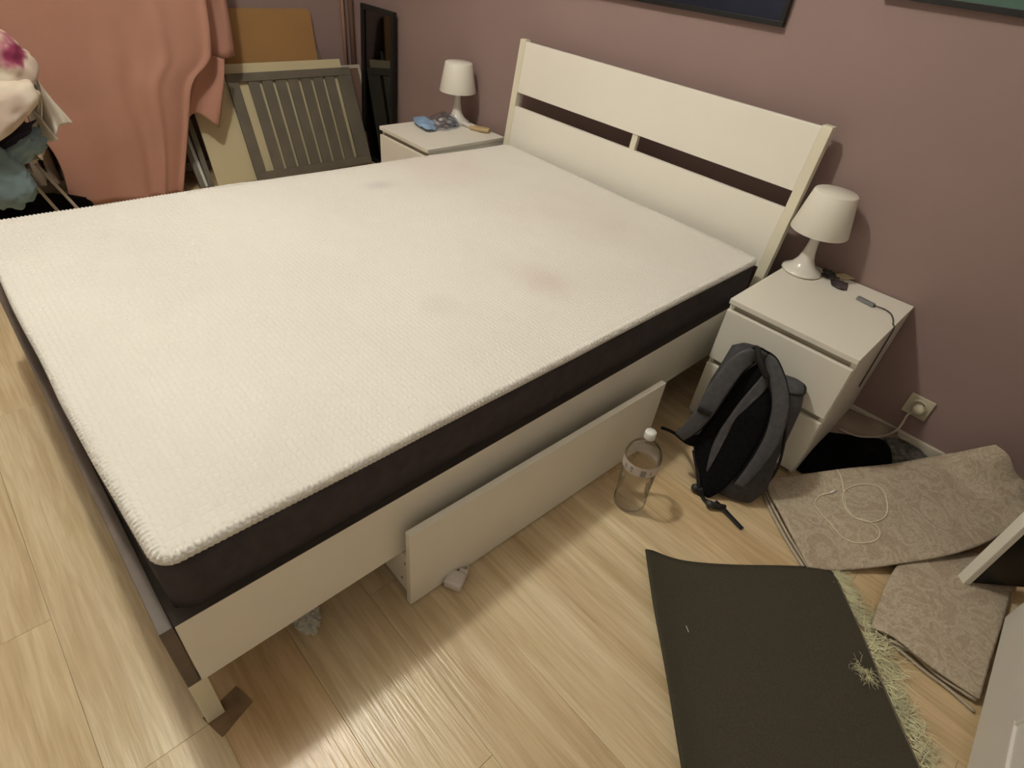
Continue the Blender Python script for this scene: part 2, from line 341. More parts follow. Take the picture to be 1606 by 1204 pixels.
for nm, d in (('baseboard_back', (XL+.012, XR-.012, YW-.014, YW, .001, .055)), ('baseboard_left', (XL, XL+.012, YF, YW, .001, .055)), ('baseboard_right', (XR-.012, XR, YF, YW, .001, .055))):
    tag(box(nm, d, 'base_w', bev=.003), kind='structure')
# ================================================================= BED
ZM, ZR, ZB = .518, .368, .165       # mattress top, rail top, rail bottom
bed = empty('bed_frame', (-.69, -1.15, 0), 'white low bed frame with slotted headboard against the plum wall', 'bed')
def BB(*a, **k): return box(*a, parent=bed, world=True, **k)
def hy(z): return -.115*(.947-z)                     # the headboard leans towards the wall
HB = lambda v: Vector((v.x, v.y+hy(v.z), v.z))
BB('side_rail', (.002, .020, -2.182, -.09, ZB, ZR-.002), 'white', bev=.0015)
tag(BB('edge_band', (-.012, .0195, -2.182, -.09, ZR-.002, ZR), 'edgeb'), 'taupe brown top edge of the side rail, darkened with painted shade')
BB('side_rail', (-1.466, -1.446, -2.182, -.09, ZB, ZR), 'white', bev=.0015)
tag(BB('foot_rail', (-1.466, .020, -2.207, -2.184, ZB+.004, ZR), 'brown', bev=.0015), 'taupe brown foot rail')
for x0 in (-.008, -1.466):
    BB('leg', (x0, x0+.028, -2.207, -2.172, 0.003, ZB+.004), 'post', bev=.0015)
for x0 in (-.016, -1.449):
    BB('headboard_post', (x0, x0+.036, -.050, -.018, .0, .950), 'post', bev=.002, fn=HB)
BB('headboard_panel', (-1.413, -.016, -.048, -.030, .735, .944), 'white', bev=.002, fn=HB)
BB('headboard_panel', (-1.413, -.016, -.048, -.030, .452, .675), 'white', bev=.002, fn=HB)
BB('center_strut', (-.722, -.694, -.042, -.022, .672, .738), 'post', bev=.002, fn=HB)
for k in range(14):
    yy = -2.08+k*.145
    BB('bed_slat', (-1.44, -.002, yy, yy+.07, .322, .338), 'slat')
BB('gap_shade_strip', (-1.44, -.002, -2.184, -2.125, .330, .3385), 'brown')  # added dark strip standing in for the shade between mattress and foot rail
BB('center_beam', (-.73, -.69, -2.18, -.13, .26, .32), 'slat')
# ---- mattress
mt = empty('mattress', (-.69, -1.166, .34), 'thick foam mattress with white knit top and charcoal sides on the bed', 'mattress')
def rrect(cx, cy, hx, hy_, rad, n=10, m=40):
    P = []
    for (sx, sy, a0) in ((1, 1, 0), (-1, 1, 90), (-1, -1, 180), (1, -1, 270)):
        for i in range(n+1):
            a = math.radians(a0+90*i/n); P.append((cx+sx*(hx-rad)+rad*math.cos(a), cy+sy*(hy_-rad)+rad*math.sin(a)))
        # straight run to the next corner
        nx, ny = {(1, 1): (-1, 1), (-1, 1): (-1, -1), (-1, -1): (1, -1), (1, -1): (1, 1)}[(sx, sy)]
        a = math.radians(a0+90); x1, y1 = P[-1]; x2, y2 = cx+nx*(hx-rad)+rad*math.cos(a), cy+ny*(hy_-rad)+rad*math.sin(a)
        for i in range(1, m): P.append((x1+(x2-x1)*i/m, y1+(y2-y1)*i/m))
    return P
def loft(bm, rings, cap0=True, cap1=True):
    V = [[bm.verts.new(p) for p in r] for r in rings]; n = len(V[0])
    for a, b in zip(V, V[1:]):
        for i in range(n): bm.faces.new((a[i], a[(i+1) % n], b[(i+1) % n], b[i]))
    if cap0: bm.faces.new(V[0][::-1])
    if cap1: bm.faces.new(V[-1])
    return V
MX, MY, HX, HYY = -.694, -1.166, .697, 1.0
def warp(x, y):
    t = (-.166-y)/2.0; l = max(0, -x/1.39)
    return x-.095*t*l+.012*l*(1-t), y+(.04*l-.012)*(1-t)-.016*l*(1-l)*4*t
def mring(ins, z, wob=0, rad=.034, m=40, n=10):
    out = []
    for x, y in [warp(*q_) for q_ in rrect(MX, MY, HX-ins, HYY-ins, max(.006, rad-ins), n, m)]:
        w = wob*(n3((x, y, z), 2.4, 3)*1.0+n3((x, y, 0), 7, 1)*.4)
        d = Vector((x-MX, y-MY, 0)); zz = z+(.5*w if wob else 0)
        ex = 0
        out.append(Vector((x-ex+w*(1 if abs(d.x)/HX > abs(d.y)/HYY else 0)*math.copysign(1, d.x), y+w*(1 if abs(d.x)/HX <= abs(d.y)/HYY else 0)*math.copysign(1, d.y), zz)))
    return out
bm = bmesh.new()
loft(bm, [mring(.03, .340), mring(.006, .343, .004), mring(0, .355, .006), mring(-.003, .43, .008), mring(.0, .482, .006), mring(.003, .494, .005), mring(.010, .498)], True, True)
fin('side_band', bm, 'side', mt, smooth=True, world=True)
# white top: rim rings then a fine grid disc reached by concentric rings
bm = bmesh.new(); rs = [mring(.004, .494, .005), mring(.0, .498, .005), mring(.0, .504, .005), mring(.002, .510, .005), mring(.007, .5145, .004), mring(.014, .5165, .003)]
for ins in (.03, .06, .10, .16, .24, .34, .46, .58, .68):
    rr = []
    for x, y in [warp(*q_) for q_ in rrect(MX, MY, HX-ins, HYY-ins, max(.006, .034-ins))]:
        z = .5175+.004*min(1, ins/.3)+.0025*n3((x, y, 0), 2.0, 2)
        if y < -1.35 and x < -.95 and x > -1.36: z += .004*math.sin((y*1.0-x*.25)*95)*max(0, 1-abs(y+1.62)/.14)*max(0, 1-abs(x+1.22)/.2)
        if -.28 < x < 0 and y < -1.9: z += .003*math.sin((y*.6+x)*110)*max(0, 1-abs(y+2.05)/.1)*max(0, 1-abs(x+.14)/.12)
        rr.append(Vector((x, y, z)))
    rs.append(rr)
loft(bm, rs, False, True)
fin('knit_top', bm, 'matt', mt, smooth=True, world=True)
# ribbed border: a band of fine slanting ribs around the top edge
bm = bmesh.new(); rs = []
for k, (ins, zz) in enumerate([(.0015, .4955), (-.0035, .499), (-.0035, .505), (-.001, .5115), (.004, .516), (.011, .5180), (.017, .5172)]):
    ring = mring(ins, zz, .004, m=900, n=30); out = []; sarc = 0
    for i_, p in enumerate(ring):
        if i_: sarc += (p-ring[i_-1]).length
        a_ = .0019*math.sin(2*math.pi*(sarc/.0105+k*.30))*(1 if 0 < k < 6 else .3); o_ = Vector((p.x-MX, p.y-MY, 0)).normalized()
        out.append(p+o_*a_*.6+Vector((0, 0, a_)))
    rs.append(out)
loft(bm, rs, False, False)
fin('ribbed_border', bm, 'matt', mt, smooth=True, world=True)
# ================================================================= NIGHTSTANDS
def nightstand(loc, rz, label, w=.407, d=.489, h=.492):
    r = empty('nightstand', loc, label, 'nightstand', None, rz)   # origin: back left floor corner; front faces -y
    b = bmesh.new()
    bx(b, 0, .016, -d+.018, 0, 0, h-.018); bx(b, w-.016, w, -d+.018, 0, 0, h-.018); bx(b, .016, w-.016, -.006, 0, .02, h-.018)
    bx(b, .016, w-.016, -d+.04, -.006, .03, .045); fin('carcass', b, 'ns', r)
    box('top_panel', (-.001, w+.001, -d, 0, h-.018, h), 'ns', r, bev=.0015)
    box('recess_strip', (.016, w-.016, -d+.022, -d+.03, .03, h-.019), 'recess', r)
    for z0, z1 in ((.262, h-.040), (.022, .240)):
        f = box('drawer', (.002, w-.002, -d, -d+.0175, z0, z1), 'ns', r, bev=.0015)
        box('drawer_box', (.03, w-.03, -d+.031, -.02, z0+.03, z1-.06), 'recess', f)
    return r
nightstand((.069, .018, 0), .02, 'white two-drawer nightstand right of the bed with a backpack leaning on it', .412, .513)
nightstand((-1.939, -.0165, 0), 0, 'white two-drawer nightstand on the far left side of the bed')
# ================================================================= LAMPS
def lamp(c, label):
    r = empty('table_lamp', c, label, 'lamp', None)
    b = bmesh.new()
    lathe(b, [(0, .001), (.066, .001), (.069, .004), (.066, .010), (.055, .016), (.040, .028), (.028, .048), (.021, .075), (.017, .105), (.0155, .14), (.0155, .17), (0, .17)], n=40)
    fin('lamp_base', b, 'gloss', r, smooth=True)
    b = bmesh.new(); lathe(b, [(.095, .152), (.0955, .1535), (.070, .284), (.067, .288), (0, .290), (0, .287), (.066, .285), (.068, .28), (.093, .153), (.095, .152)], n=48)
    fin('lamp_shade', b, 'plastic', r, smooth=True, mods=[('EDGE_SPLIT', dict(split_angle=.9))])
    return r
lamp((.124, -.079, .493), 'small white table lamp on the right nightstand nearest the wall socket')
lamp((-1.845, -.082, .492), 'small white table lamp on the far left nightstand beside the blue wrapper')
# ================================================================= UNDER-BED DRAWER
a = Vector((.068, -1.733, 0)); bdir = Vector((.092, -.777, 0))-a; L = bdir.length; ang = math.atan2(-bdir.x, bdir.y)
ub = empty('underbed_drawer', a+Vector((0, 0, .004)), 'white under-bed storage drawer pushed beneath the side rail', 'storage drawer', None, ang)
# local: +y runs along the front, -x goes under the bed
box('front_panel', (-.018, 0, 0, L, 0, .281), 'white', ub, bev=.0015)
box('side_panel', (-.60, -.018, .012, .028, .006, .150), 'white', ub)
box('side_panel', (-.60, -.018, L-.028, L-.012, .006, .150), 'white', ub)
box('back_panel', (-.60, -.585, .028, L-.028, .006, .150), 'white', ub)
box('bottom_panel', (-.585, -.018, .028, L-.028, .010, .018), 'white', ub)
for xx, zz in ((-.04, .12), (-.055, .045)):
    b = bmesh.new(); lathe(b, [(0, 0), (.004, 0), (.004, .0015), (0, .0015)], (xx, .0118, zz), 12, (0, -1, 0)); fin('screw', b, 'metal', ub)
# ================================================================= CURTAIN
cur = empty('curtain', at(200, 300, 'x', -2.72)*Vector((1, 1, 0)) if False else Vector((-2.74, -1.4, .02)), 'long salmon pink curtain hanging at the left wall and bunched at its right edge', 'curtain')
def cp(px, py, x=-2.72): return at(px, py, 'x', x)
rp = [cp(286, 301), cp(292, 230), cp(296, 178), cp(301, 128), cp(327, 95), cp(330, 70), cp(322, 0)]
top_y = rp[-1].y
right = [Vector((-2.72, top_y-.02, 2.25)), Vector((-2.72, top_y, 1.4))]+rp[::-1]
left = [Vector((-2.72, -2.05, 2.25)), Vector((-2.72, -1.98, 1.2)), Vector((-2.72, -1.90, .6)), cp(84, 240), cp(112, 322)]
bot = [cp(112, 322), cp(160, 320), cp(225, 314), cp(255, 306), cp(286, 301)]
topc = [left[0], Vector((-2.72, -1.5, 2.25)), right[0]]
def cf(u, v, p):
    e = 1-abs(u-.5)*.3
    x = .016*math.sin(u*8+1.3*v)+.004*math.sin(u*21+2*v+1)+.012*n3(p, 2.5, 4)
    # diagonal drag folds on the right half, as if the cloth were hooked up
    x += .014*math.exp(-((u-.70-.10*v)/.03)**2)-.014*math.exp(-((u-.62-.30*(v-.7))/.05)**2)*max(0, min(1, (v-.45)*5))
    x += .022*math.exp(-((u-.985)/.02)**2)
    return Vector((x, 0, 0))
bm = bmesh.new(); sheet(bm, topc, bot, left, right, 90, 70, cf); fin('curtain_panel', bm, 'curtain', cur, smooth=True, world=True, mods=[SOL(.004)])
X2 = -2.775
fr = [cp(350, 92, X2), cp(349, 125, X2), cp(345, 165, X2), cp(342, 199, X2)]
bm = bmesh.new()
sheet(bm, [cp(300, 88, X2), cp(325, 86, X2), cp(350, 92, X2)], [cp(285, 190, X2), cp(302, 177, X2), cp(318, 181, X2), cp(342, 199, X2)], [cp(300, 88, X2), cp(285, 190, X2)], fr, 26, 26,
      lambda u, v, p: Vector((.022*math.sin(u*7+v*1.5)+.03*v*u*(1-u)*4, 0, 0)))
fin('folded_flap', bm, 'curtain', cur, smooth=True, world=True, mods=[SOL(.005)])
bm = bmesh.new(); X3 = -2.81
sheet(bm, [Vector((X3, -1.12, 2.25)), Vector((X3, -.86, 2.25))], [cp(315, 95, X3), cp(346, 91, X3), cp(370, 88, X3)], [Vector((X3, -1.12, 2.25)), cp(312, 0, X3), cp(315, 95, X3)],
      [Vector((X3, -.84, 2.25)), cp(356, 0, X3)+Vector((0, 0, .6)), cp(356, 0, X3), cp(363, 40, X3), cp(370, 88, X3)], 24, 40, lambda u, v, p: Vector((.016*math.sin(u*8+v*2), 0, 0)))
fin('folded_flap', bm, 'curtain', cur, smooth=True, world=True, mods=[SOL(.005)])
bm = bmesh.new(); tube(bm, [(-2.76, -2.15, 2.27), (-2.76, -.6, 2.27)], .012, 12, smooth=False); tube(bm, [(-2.76, -2.1, 2.27), (XL+.002, -2.1, 2.27)], .008, 8, smooth=False); tube(bm, [(-2.76, -.65, 2.27), (XL+.002, -.65, 2.27)], .008, 8, smooth=False)
fin('curtain_rod', bm, 'black', cur, smooth=True, world=True)
# ================================================================= RADIATOR under the window, behind the curtain
rad = empty('radiator', (-2.93, -1.8, 0), 'old column radiator at the left wall behind curtain and chair', 'radiator')
sm = None
for k in range(21):
    yy = -2.50+k*.058
    if sm is None:
        b = bmesh.new(); bx(b, -.065, -.020, -.020, .020, .0, .62, bev=.012); bx(b, .020, .065, -.020, .020, .0, .62, bev=.012); bx(b, -.06, .06, -.026, .026, .02, .07, bev=.012); bx(b, -.06, .06, -.026, .026, .55, .60, bev=.012)
        o = fin('radiator_section', b, 'rad', rad, smooth=False); sm = o.data
    else: o = bpy.data.objects.new('radiator_section', sm); link(o, rad)
    o.location = (0, yy+1.8, .10)
b = bmesh.new()
b.free()
for yy in (-2.44, -1.40): box('radiator_foot', (-2.96, -2.90, yy-.015, yy+.015, 0, .11), 'rad', rad, world=True)
# ================================================================= BOARDS LEANING ON THE LEFT WALL
def leaner(name, label, cat, ya, yb, xt, zt, xb, th):
    """returns root and a mapper (s along y, t up the board, w thickness towards the room)"""
    A = Vector((xb, ya, .002)); U = Vector((xt-xb, 0, zt)).normalized(); H = Vector((xt-xb, 0, zt)).length; N = Vector((U.z, 0, -U.x))
    r = empty(name, A, label, cat)
    return r, (lambda v: A+Vector((0, v.x, 0))+U*v.z+N*v.y), H, yb-ya
r, f, H, Wd = leaner('slatted_crib_side', 'grey slatted cot side leaning in front of the cream board', 'cot panel', -.858, -.080, -2.955, .533, -2.738, .02)
box('top_rail', (0, Wd, 0, .018, H-.045, H), 'crib', r, bev=.002, fn=f, world=True); box('bottom_rail', (0, Wd, 0, .018, 0, .05), 'crib', r, bev=.002, fn=f, world=True)
box('stile', (0, .062, 0, .018, .05, H-.045), 'crib', r, bev=.002, fn=f, world=True); box('stile', (Wd-.094, Wd, 0, .018, .05, H-.045), 'crib', r, bev=.002, fn=f, world=True)
n = 7
for k in range(n):
    s0 = .116+k*.0800; box('slat', (s0, s0+.0625, .003, .014, .05, H-.046), 'crib', r, bev=.0015, fn=f, world=True)
r, f, H, Wd = leaner('light_frame', 'pale thin edged frame showing right of the slatted cot side', 'frame', -.52, .022, -2.998, .536, -2.795, .012)
box('frame_edge', (Wd-.016, Wd, 0, .010, 0, H), 'wcable', r, fn=f, world=True); box('frame_edge', (0, .016, 0, .010, 0, H), 'wcable', r, fn=f, world=True); box('frame_edge', (.016, Wd-.016, 0, .010, H-.02, H), 'wcable', r, fn=f, world=True)
box('frame_edge', (.016, Wd-.016, 0, .010, 0, .02), 'wcable', r, fn=f, world=True); box('backing', (.016, Wd-.016, .001, .006, .02, H-.02), 'pipe2', r, fn=f, world=True)
def board(name, label, m, *a, round_=0, th=.010):
    r, f, H, Wd = leaner(name, label, 'board', *a, th)
    b = bmesh.new()
    pts = [(0, 0), (Wd, 0)]+[(Wd-round_+round_*math.cos(t), H-round_+round_*math.sin(t)) for t in [math.pi/2*i/6 for i in range(7)]]+[(round_-round_*math.sin(t), H-round_+round_*math.cos(t)) for t in [math.pi/2*i/6 for i in range(7)]] if round_ else [(0, 0), (Wd, 0), (Wd, H), (0, H)]
    A_ = [b.verts.new(f(Vector((s, 0, t)))) for s, t in pts]; B_ = [b.verts.new(f(Vector((s, th, t)))) for s, t in pts]
    b.faces.new(A_[::-1]); b.faces.new(B_)
    for i in range(len(pts)): j = (i+1) % len(pts); b.faces.new((A_[i], A_[j], B_[j], B_[i]))
    fin('panel', b, m, r, world=True); return r
board('cream_board', 'cream flat board leaning behind the grey slatted cot side', 'cream', -1.075, -.125, -2.985, .576, -2.772, th=.009)
board('grey_board', 'dark grey board whose top edge shows above the cream board', 'dgrey', -1.0, -.235, -3.028, .622, -2.84, th=.010)
board('orange_board', 'orange brown board with rounded corners, tallest of the leaning boards', 'orange', -.86, -.262, -3.050, .835, -2.90, round_=.03, th=.010)
# a few narrow frame strips between the cream board and the curtain
for k, (ya, xt, xb, zt, c, lb) in enumerate([(-1.125, -3.0, -2.78, .50, 'crib', 'grey upright strip standing beside the cream board'), (-1.185, -3.0, -2.72, .42, 'crib', 'grey upright strip next to the curtain edge'), (-1.155, -3.01, -2.79, .40, 'cap', 'short white strip between the two grey strips')]):
    r, f, H, Wd = leaner('wood_strip', lb, 'wooden strip', ya, ya+.03, xt, zt, xb, .02)
    box('strip', (0, .028, 0, .018, 0, H), c, r, bev=.002, fn=f, world=True)
# ================================================================= PIPES AND LEANING MIRROR
b = bmesh.new(); tube(b, [(-3.052, -.036, 0), (-3.052, -.036, 3.1)], .011, 16, smooth=False); o = fin('heating_pipe', b, 'copper', smooth=True); tag(o, 'thin copper coloured heating pipe rising in the room corner', 'pipe')
b = bmesh.new(); tube(b, [(-3.030, .008, 0), (-3.030, .008, 3.1)], .017, 16, smooth=False); o = fin('heating_pipe', b, 'pipe2', smooth=True); tag(o, 'thicker brown upright tube between the copper pipe and the mirror', 'pipe')  # brown upright tube in the corner beside the copper pipe
# mirror: leans on the back wall
mr_ = empty('wall_mirror', (-2.66, -.03, 0), 'black framed mirror leaning in the corner left of the nightstand', 'mirror')
P0 = at(566, 10, 'y', -.008); P1 = at(618, 24, 'y', -.008); XA, XB, ZT = P0.x, P1.x, .893
def mf(v): return Vector((v.x, .008-.045*(1-v.z/ZT)-v.y, v.z))
box('frame_bar', (XA, XA+.028, 0, .02, .002, ZT), 'black', mr_, fn=mf, world=True); box('frame_bar', (XB-.028, XB, 0, .02, .002, ZT), 'black', mr_, fn=mf, world=True)
box('frame_bar', (XA+.028, XB-.028, 0, .02, ZT-.028, ZT), 'black', mr_, fn=mf, world=True); box('frame_bar', (XA+.028, XB-.028, 0, .02, .002, .03), 'black', mr_, fn=mf, world=True)
box('glass', (XA+.028, XB-.028, .004, .009, .03, ZT-.028), 'mirror', mr_, fn=mf, world=True)
# ================================================================= PICTURES
def picture(x0, x1, z0, z1, m, label, rot=0):
    r = empty('picture', ((x0+x1)/2, YW-.001, z0), label, 'picture'); F = .016
    w = (x1-x0)/2; h = z1-z0; r.rotation_euler = (0, rot, 0)
    for d in ((-w, w, -.022, 0, 0, F), (-w, w, -.022, 0, h-F, h), (-w, -w+F, -.022, 0, F, h-F), (w-F, w, -.022, 0, F, h-F)): box('frame_bar', d, 'black', r, bev=.001)
    box('print', (-w+F, w-F, -.014, -.002, F, h-F), m, r)
picture(-1.20, -.285, 1.172, 1.78, 'canvas', 'dark navy picture in a black frame hanging above the headboard', -.015)
picture(-.02, .95, 1.300, 1.9, 'teal', 'green teal picture in a black frame hanging right above the lamp')
# ================================================================= SOCKET
so = empty('wall_socket', (.662, YW, .170), 'ivory wall socket with a plugged cable above the baseboard', 'socket')
box('cover_plate', (-.040, .040, -.010, 0, -.040, .040), 'socket', so, bev=.003)
b = bmesh.new(); lathe(b, [(.030, 0), (.030, .004), (.027, .006), (.024, .005), (.0225, -.004), (0, -.004)], (0, -.0102, 0), 28, (0, -1, 0)); fin('socket_ring', b, 'socket', so, smooth=True)
pg = empty('mains_plug', (.667, YW-.012, .170), 'ivory mains plug and cable running down from the wall socket', 'plug')
b = bmesh.new(); lathe(b, [(0, 0), (.019, 0), (.020, .016), (.015, .026), (0, .028)], (0, 0, 0), 24, (0, -1, 0)); fin('plug_body', b, 'socket', pg, smooth=True)
b = bmesh.new(); tube(b, [Vector((.667, .0, .163)), at(1424, 650, 'y', -.005), at(1415, 664, 'y', -.02), at(1404, 676, 'y', -.05), at(1380, 684, 'z', .035), at(1345, 684, 'z', .04), at(1315, 672, 'z', .03)], .0038, 8)
fin('plug_cable', b, 'wcable', pg, smooth=True, world=True)
# ================================================================= CLOTHS BY THE SOCKET
def cloth(name, label, cat, m, t, b_, l, r_, nu=36, nv=24, fn=None, th=.004, group=None, parent=None):
    bm = bmesh.new(); sheet(bm, t, b_, l, r_, nu, nv, fn); o = fin(name, bm, m, parent, smooth=True, world=bool(parent), mods=[SOL(th, 1 if parent is None else 1)])
    if not parent: tag(o, label, cat, group)
    return o
z = lambda px, py, h: at(px, py, 'z', h)
tl, tr = z(1322, 638, .035), at(1408, 672, 'y', -.024)
bl, br = z(1296, 680, .012), z(1408, 693, .010)
cloth('mauve_cloth', 'crumpled mauve beige cloth along the baseboard below the socket', 'cloth', 'mauve', [tl, z(1365, 657, .045), tr], [bl, z(1345, 694, .012), br], [tl, z(1306, 660, .03), bl], [tr, br],
      fn=lambda u, v, p: Vector((0, 0, .012*n3(p, 14, 2)*math.sin(math.pi*v))))
tl, tr, bl, br = z(1292, 678, .016), z(1385, 690, .022), z(1246, 735, .005), z(1395, 745, .008)
cloth('black_garment', 'black garment lying on the floor right of the nightstand', 'garment', 'blackc', [tl, z(1340, 684, .035), tr], [bl, z(1285, 750, .005), br], [tl, z(1266, 706, .02), bl], [tr, z(1395, 715, .03), br],
      fn=lambda u, v, p: Vector((0, 0, .016*n3(p, 12, 6)*math.sin(math.pi*v)*math.sin(math.pi*u)+.012*math.sin(math.pi*v))))
tl, tr, bl, br = z(1378, 690, .024), z(1428, 686, .018), z(1380, 745, .020), z(1468, 738, .010)
cloth('lace_cloth', 'grey and black lace trimmed cloth beside the black garment', 'cloth', 'lace', [tl, z(1405, 684, .03), tr], [bl, z(1425, 742, .02), br], [tl, bl], [tr, z(1452, 712, .02), br],
      fn=lambda u, v, p: Vector((0, 0, .014*n3(p, 25, 3))), nu=40, nv=40)
# ================================================================= FOLDED RUGS
def rugA(dz, grow=0, parent=None, name='folded_rug'):
    tl, tr = z(1195-grow, 752, .014+dz), at(1562, 697, 'y', -.045)
    bl, br = z(1267-grow*.6, 890, .010+dz), z(1660, 770, .10+dz)
    top = [tl, z(1260, 745, .035+dz), z(1330, 736, .060+dz), z(1400, 729, .068+dz), z(1470, 716, .070+dz), at(1520, 706, 'y', -.05), tr]
    right = [tr, at(1580, 716, 'y', -.06), at(1592, 748, 'y', -.055), z(1625, 768, .12+dz), br]
    botm = [bl, z(1300, 895, .006+dz), z(1345, 893, .008+dz), z(1400, 886, .025+dz), z(1500, 868, .045+dz), z(1570, 838, .06+dz), br]
    lf = [tl, z(1208-grow, 785, .014+dz), z(1236-grow, 838, .014+dz), bl]
    def fn(u, v, p): return Vector((0, 0, (.010*n3(p, 5, 8)+.004*n3(p, 14, 3))*math.sin(math.pi*v)+.012*math.sin(math.pi*v)))
    return cloth(name, 'large beige damask rug folded double and riding up against the wall', 'rug', 'damask', top, botm, lf, right, 70, 40, fn, th=.007, parent=parent)
ra = rugA(.006)
# lower fold of the same rug, and its piped hems
def strip(pts, r, m, parent, name): b = bmesh.new(); tube(b, pts, r, 8); return fin(name, b, m, parent, smooth=True, world=True)
strip([z(1195, 757, .006), z(1204, 790, .006), z(1231, 842, .006), z(1262, 892, .006)], .0055, 'hem', ra, 'hem')
strip([z(1196, 757, .018), z(1209, 788, .018), z(1238, 842, .018), z(1268, 890, .016)], .004, 'hem', ra, 'hem')
def rb(dz, name, parent=None):
    tl, tr = z(1432, 872, .020+dz), z(1600, 880, .012+dz)
    bl, br = z(1366, 985, .014+dz), z(1533, 1098, .010+dz)
    return cloth(name, 'smaller beige damask rug piece folded beside the white cabinet', 'rug', 'damask', [tl, z(1470, 862, .022+dz), z(1530, 868, .016+dz), tr],
                 [bl, z(1400, 1000, .020+dz), z(1455, 1045, .024+dz), br], [tl, z(1405, 890, .020+dz), z(1382, 935, .016+dz), bl], [tr, br], 44, 34,
                 lambda u, v, p: Vector((0, 0, .005*n3(p, 6, 5)+.006*math.sin(math.pi*v)*math.sin(math.pi*u))), th=.006, parent=parent)
rbo = rb(.006, 'folded_rug')
strip([z(1372, 990, .010), z(1405, 1015, .008), z(1450, 1052, .006), z(1490, 1082, .006), z(1528, 1116, .005)], .0045, 'hem', rbo, 'hem')
strip([z(1395, 1003, .02), z(1430, 1022, .02), z(1470, 1058, .018), z(1530, 1098, .014)], .004, 'hem', rbo, 'hem')
# ================================================================= DARK RUG BACKING WITH FRAYED EDGE
def zr(px, py, h=.012): return z(px, py, h)
tl, tr = zr(1010, 866, .024), zr(1312, 908, .012)
d = (Vector((.732, -1.513, 0))-Vector((.352, -1.132, 0))).normalized()
top = [tl, zr(1028, 868, .018), zr(1075, 880, .008), zr(1150, 886, .010), zr(1240, 888, .012), zr(1285, 890, .014), zr(1304, 897, .014), tr]
bl = zr(1065, 1204, .020)+d*.55; br = zr(1440, 1204, .012)+d*.55
def mfz(u, v, p):
    e = min(u, 1-u); return Vector((0, 0, .012*math.exp(-(u/.07)**2)+.010*math.exp(-((1-u)/.05)**2)*0+.0015*n3(p, 6, 1)))
bm = bmesh.new(); sheet(bm, top, [bl, br], [tl, zr(1022, 950, .016), zr(1042, 1060, .014), zr(1065, 1204, .014), bl], [tr, zr(1345, 985, .012), zr(1385, 1080, .012), zr(1440, 1204, .012), br], 60, 60, mfz)
mat_ = fin('dark_rug', bm, 'matdk', smooth=True, mods=[SOL(.004, -1)]); tag(mat_, 'dark brown rug lying underside up with frayed yellow right edge', 'rug')
strip([zr(1306, 899, .016), zr(1316, 918, .015), zr(1347, 985, .015), zr(1387, 1080, .015), zr(1442, 1204, .015), br+Vector((0, 0, .003))], .0025, 'matedge', mat_, 'edge_binding')
# frayed fibres
bm = bmesh.new(); rnd = random.Random(4)
edge = catmull([zr(1300, 896, .008), zr(1316, 918, .006), zr(1347, 985, .006), zr(1387, 1080, .006), zr(1442, 1204, .006), br], 12)
def edgeP(t):
    i = t*(len(edge)-1); k = min(int(i), len(edge)-2); return edge[k].lerp(edge[k+1], i-k)
perp = Vector((.70, .71, 0))
def fibre(p0, dr, ln, curl, r=.0007):
    P = [p0]; q = Vector(dr)
    for s in range(5):
        q = (q+Vector((rnd.uniform(-1, 1), rnd.uniform(-1, 1), rnd.uniform(-.45, .45)))*curl).normalized(); nx = P[-1]+q*ln/5
        nx.z = max(.002, min(nx.z, .03)); P.append(nx)
    tube(bm, P, lambda t: r*(1.1-t*.6), 3, smooth=False)
for k in range(2000):
    t = rnd.random()*.80; cl = noise.noise(Vector((t*38, 7, 0)))
    if rnd.random() > (.30 if t < .05 else .62+.9*cl): continue
    p = edgeP(t)+Vector((0, 0, rnd.uniform(.0, .010))); wv = (.75+.6*noise.noise(Vector((t*9, 3, 0))))*(1.25 if t > .3 else .8)
    fibre(p+perp*rnd.uniform(-.003, .022), perp*(.75+cl)+d*rnd.uniform(-.4, 1.5), rnd.uniform(.02, .075)*wv, .55, rnd.uniform(.0006, .0014))
for k in range(60):                                    # the little knot of yarn that spills over the dark backing
    c = zr(1354, 1052, .020); fibre(c+Vector((rnd.gauss(0, .010), rnd.gauss(0, .010), rnd.uniform(0, .003))), (rnd.uniform(-1, 1), rnd.uniform(-1, 1), 0), rnd.uniform(.02, .05), .9, .0005)
for k in range(8):
    c = zr(1362, 1060, .018); fibre(c, -d*-.8+perp*rnd.uniform(-.3, .1), .035, .35, .0007)
fx = fin('frayed_fringe', bm, 'fray', mat_, world=True); tag(fx, 'pale yellow frayed yarn', kind='stuff')
b = bmesh.new(); tube(b, [z(1076, 981, .0205), z(1080, 991, .0205)], .0008, 5, smooth=False); o = fin('lint_thread', b, 'cap', smooth=True); tag(o, 'tiny white lint thread lying on the dark rug', 'thread')
# ================================================================= BLACK FRONTED PANEL, WHITE CABINET
p0 = z(1503, 905, .034); p1 = z(1606, 914, .034); dd = (p1-p0).normalized(); nn = Vector((dd.y, -dd.x, 0))
bp_ = empty('black_front_panel', p0, 'upright black glossy panel with a white edge standing on the beige rugs', 'panel')
PF = lambda v: Vector((p0.x, p0.y, 0))+dd*v.x+nn*v.y+Vector((0, 0, v.z))
box('edge_trim', (0, .022, -.006, .022, .034, .50), 'white', bp_, bev=.002, fn=PF, world=True)
box('front_sheet', (.0225, .50, .0, .016, .036, .50), 'glassb', bp_, bev=.001, fn=PF, world=True)
c0 = z(1572, 965, .030); c1 = z(1510, 1204, .030); cdv = (c1-c0).normalized(); cn = Vector((-cdv.y, cdv.x, 0))
if cn.x < 0: cn = -cn
cb = empty('white_cabinet', (c0.x+.2, c0.y-.3, 0), 'white cabinet with a panelled door at the lower right corner', 'cabinet')
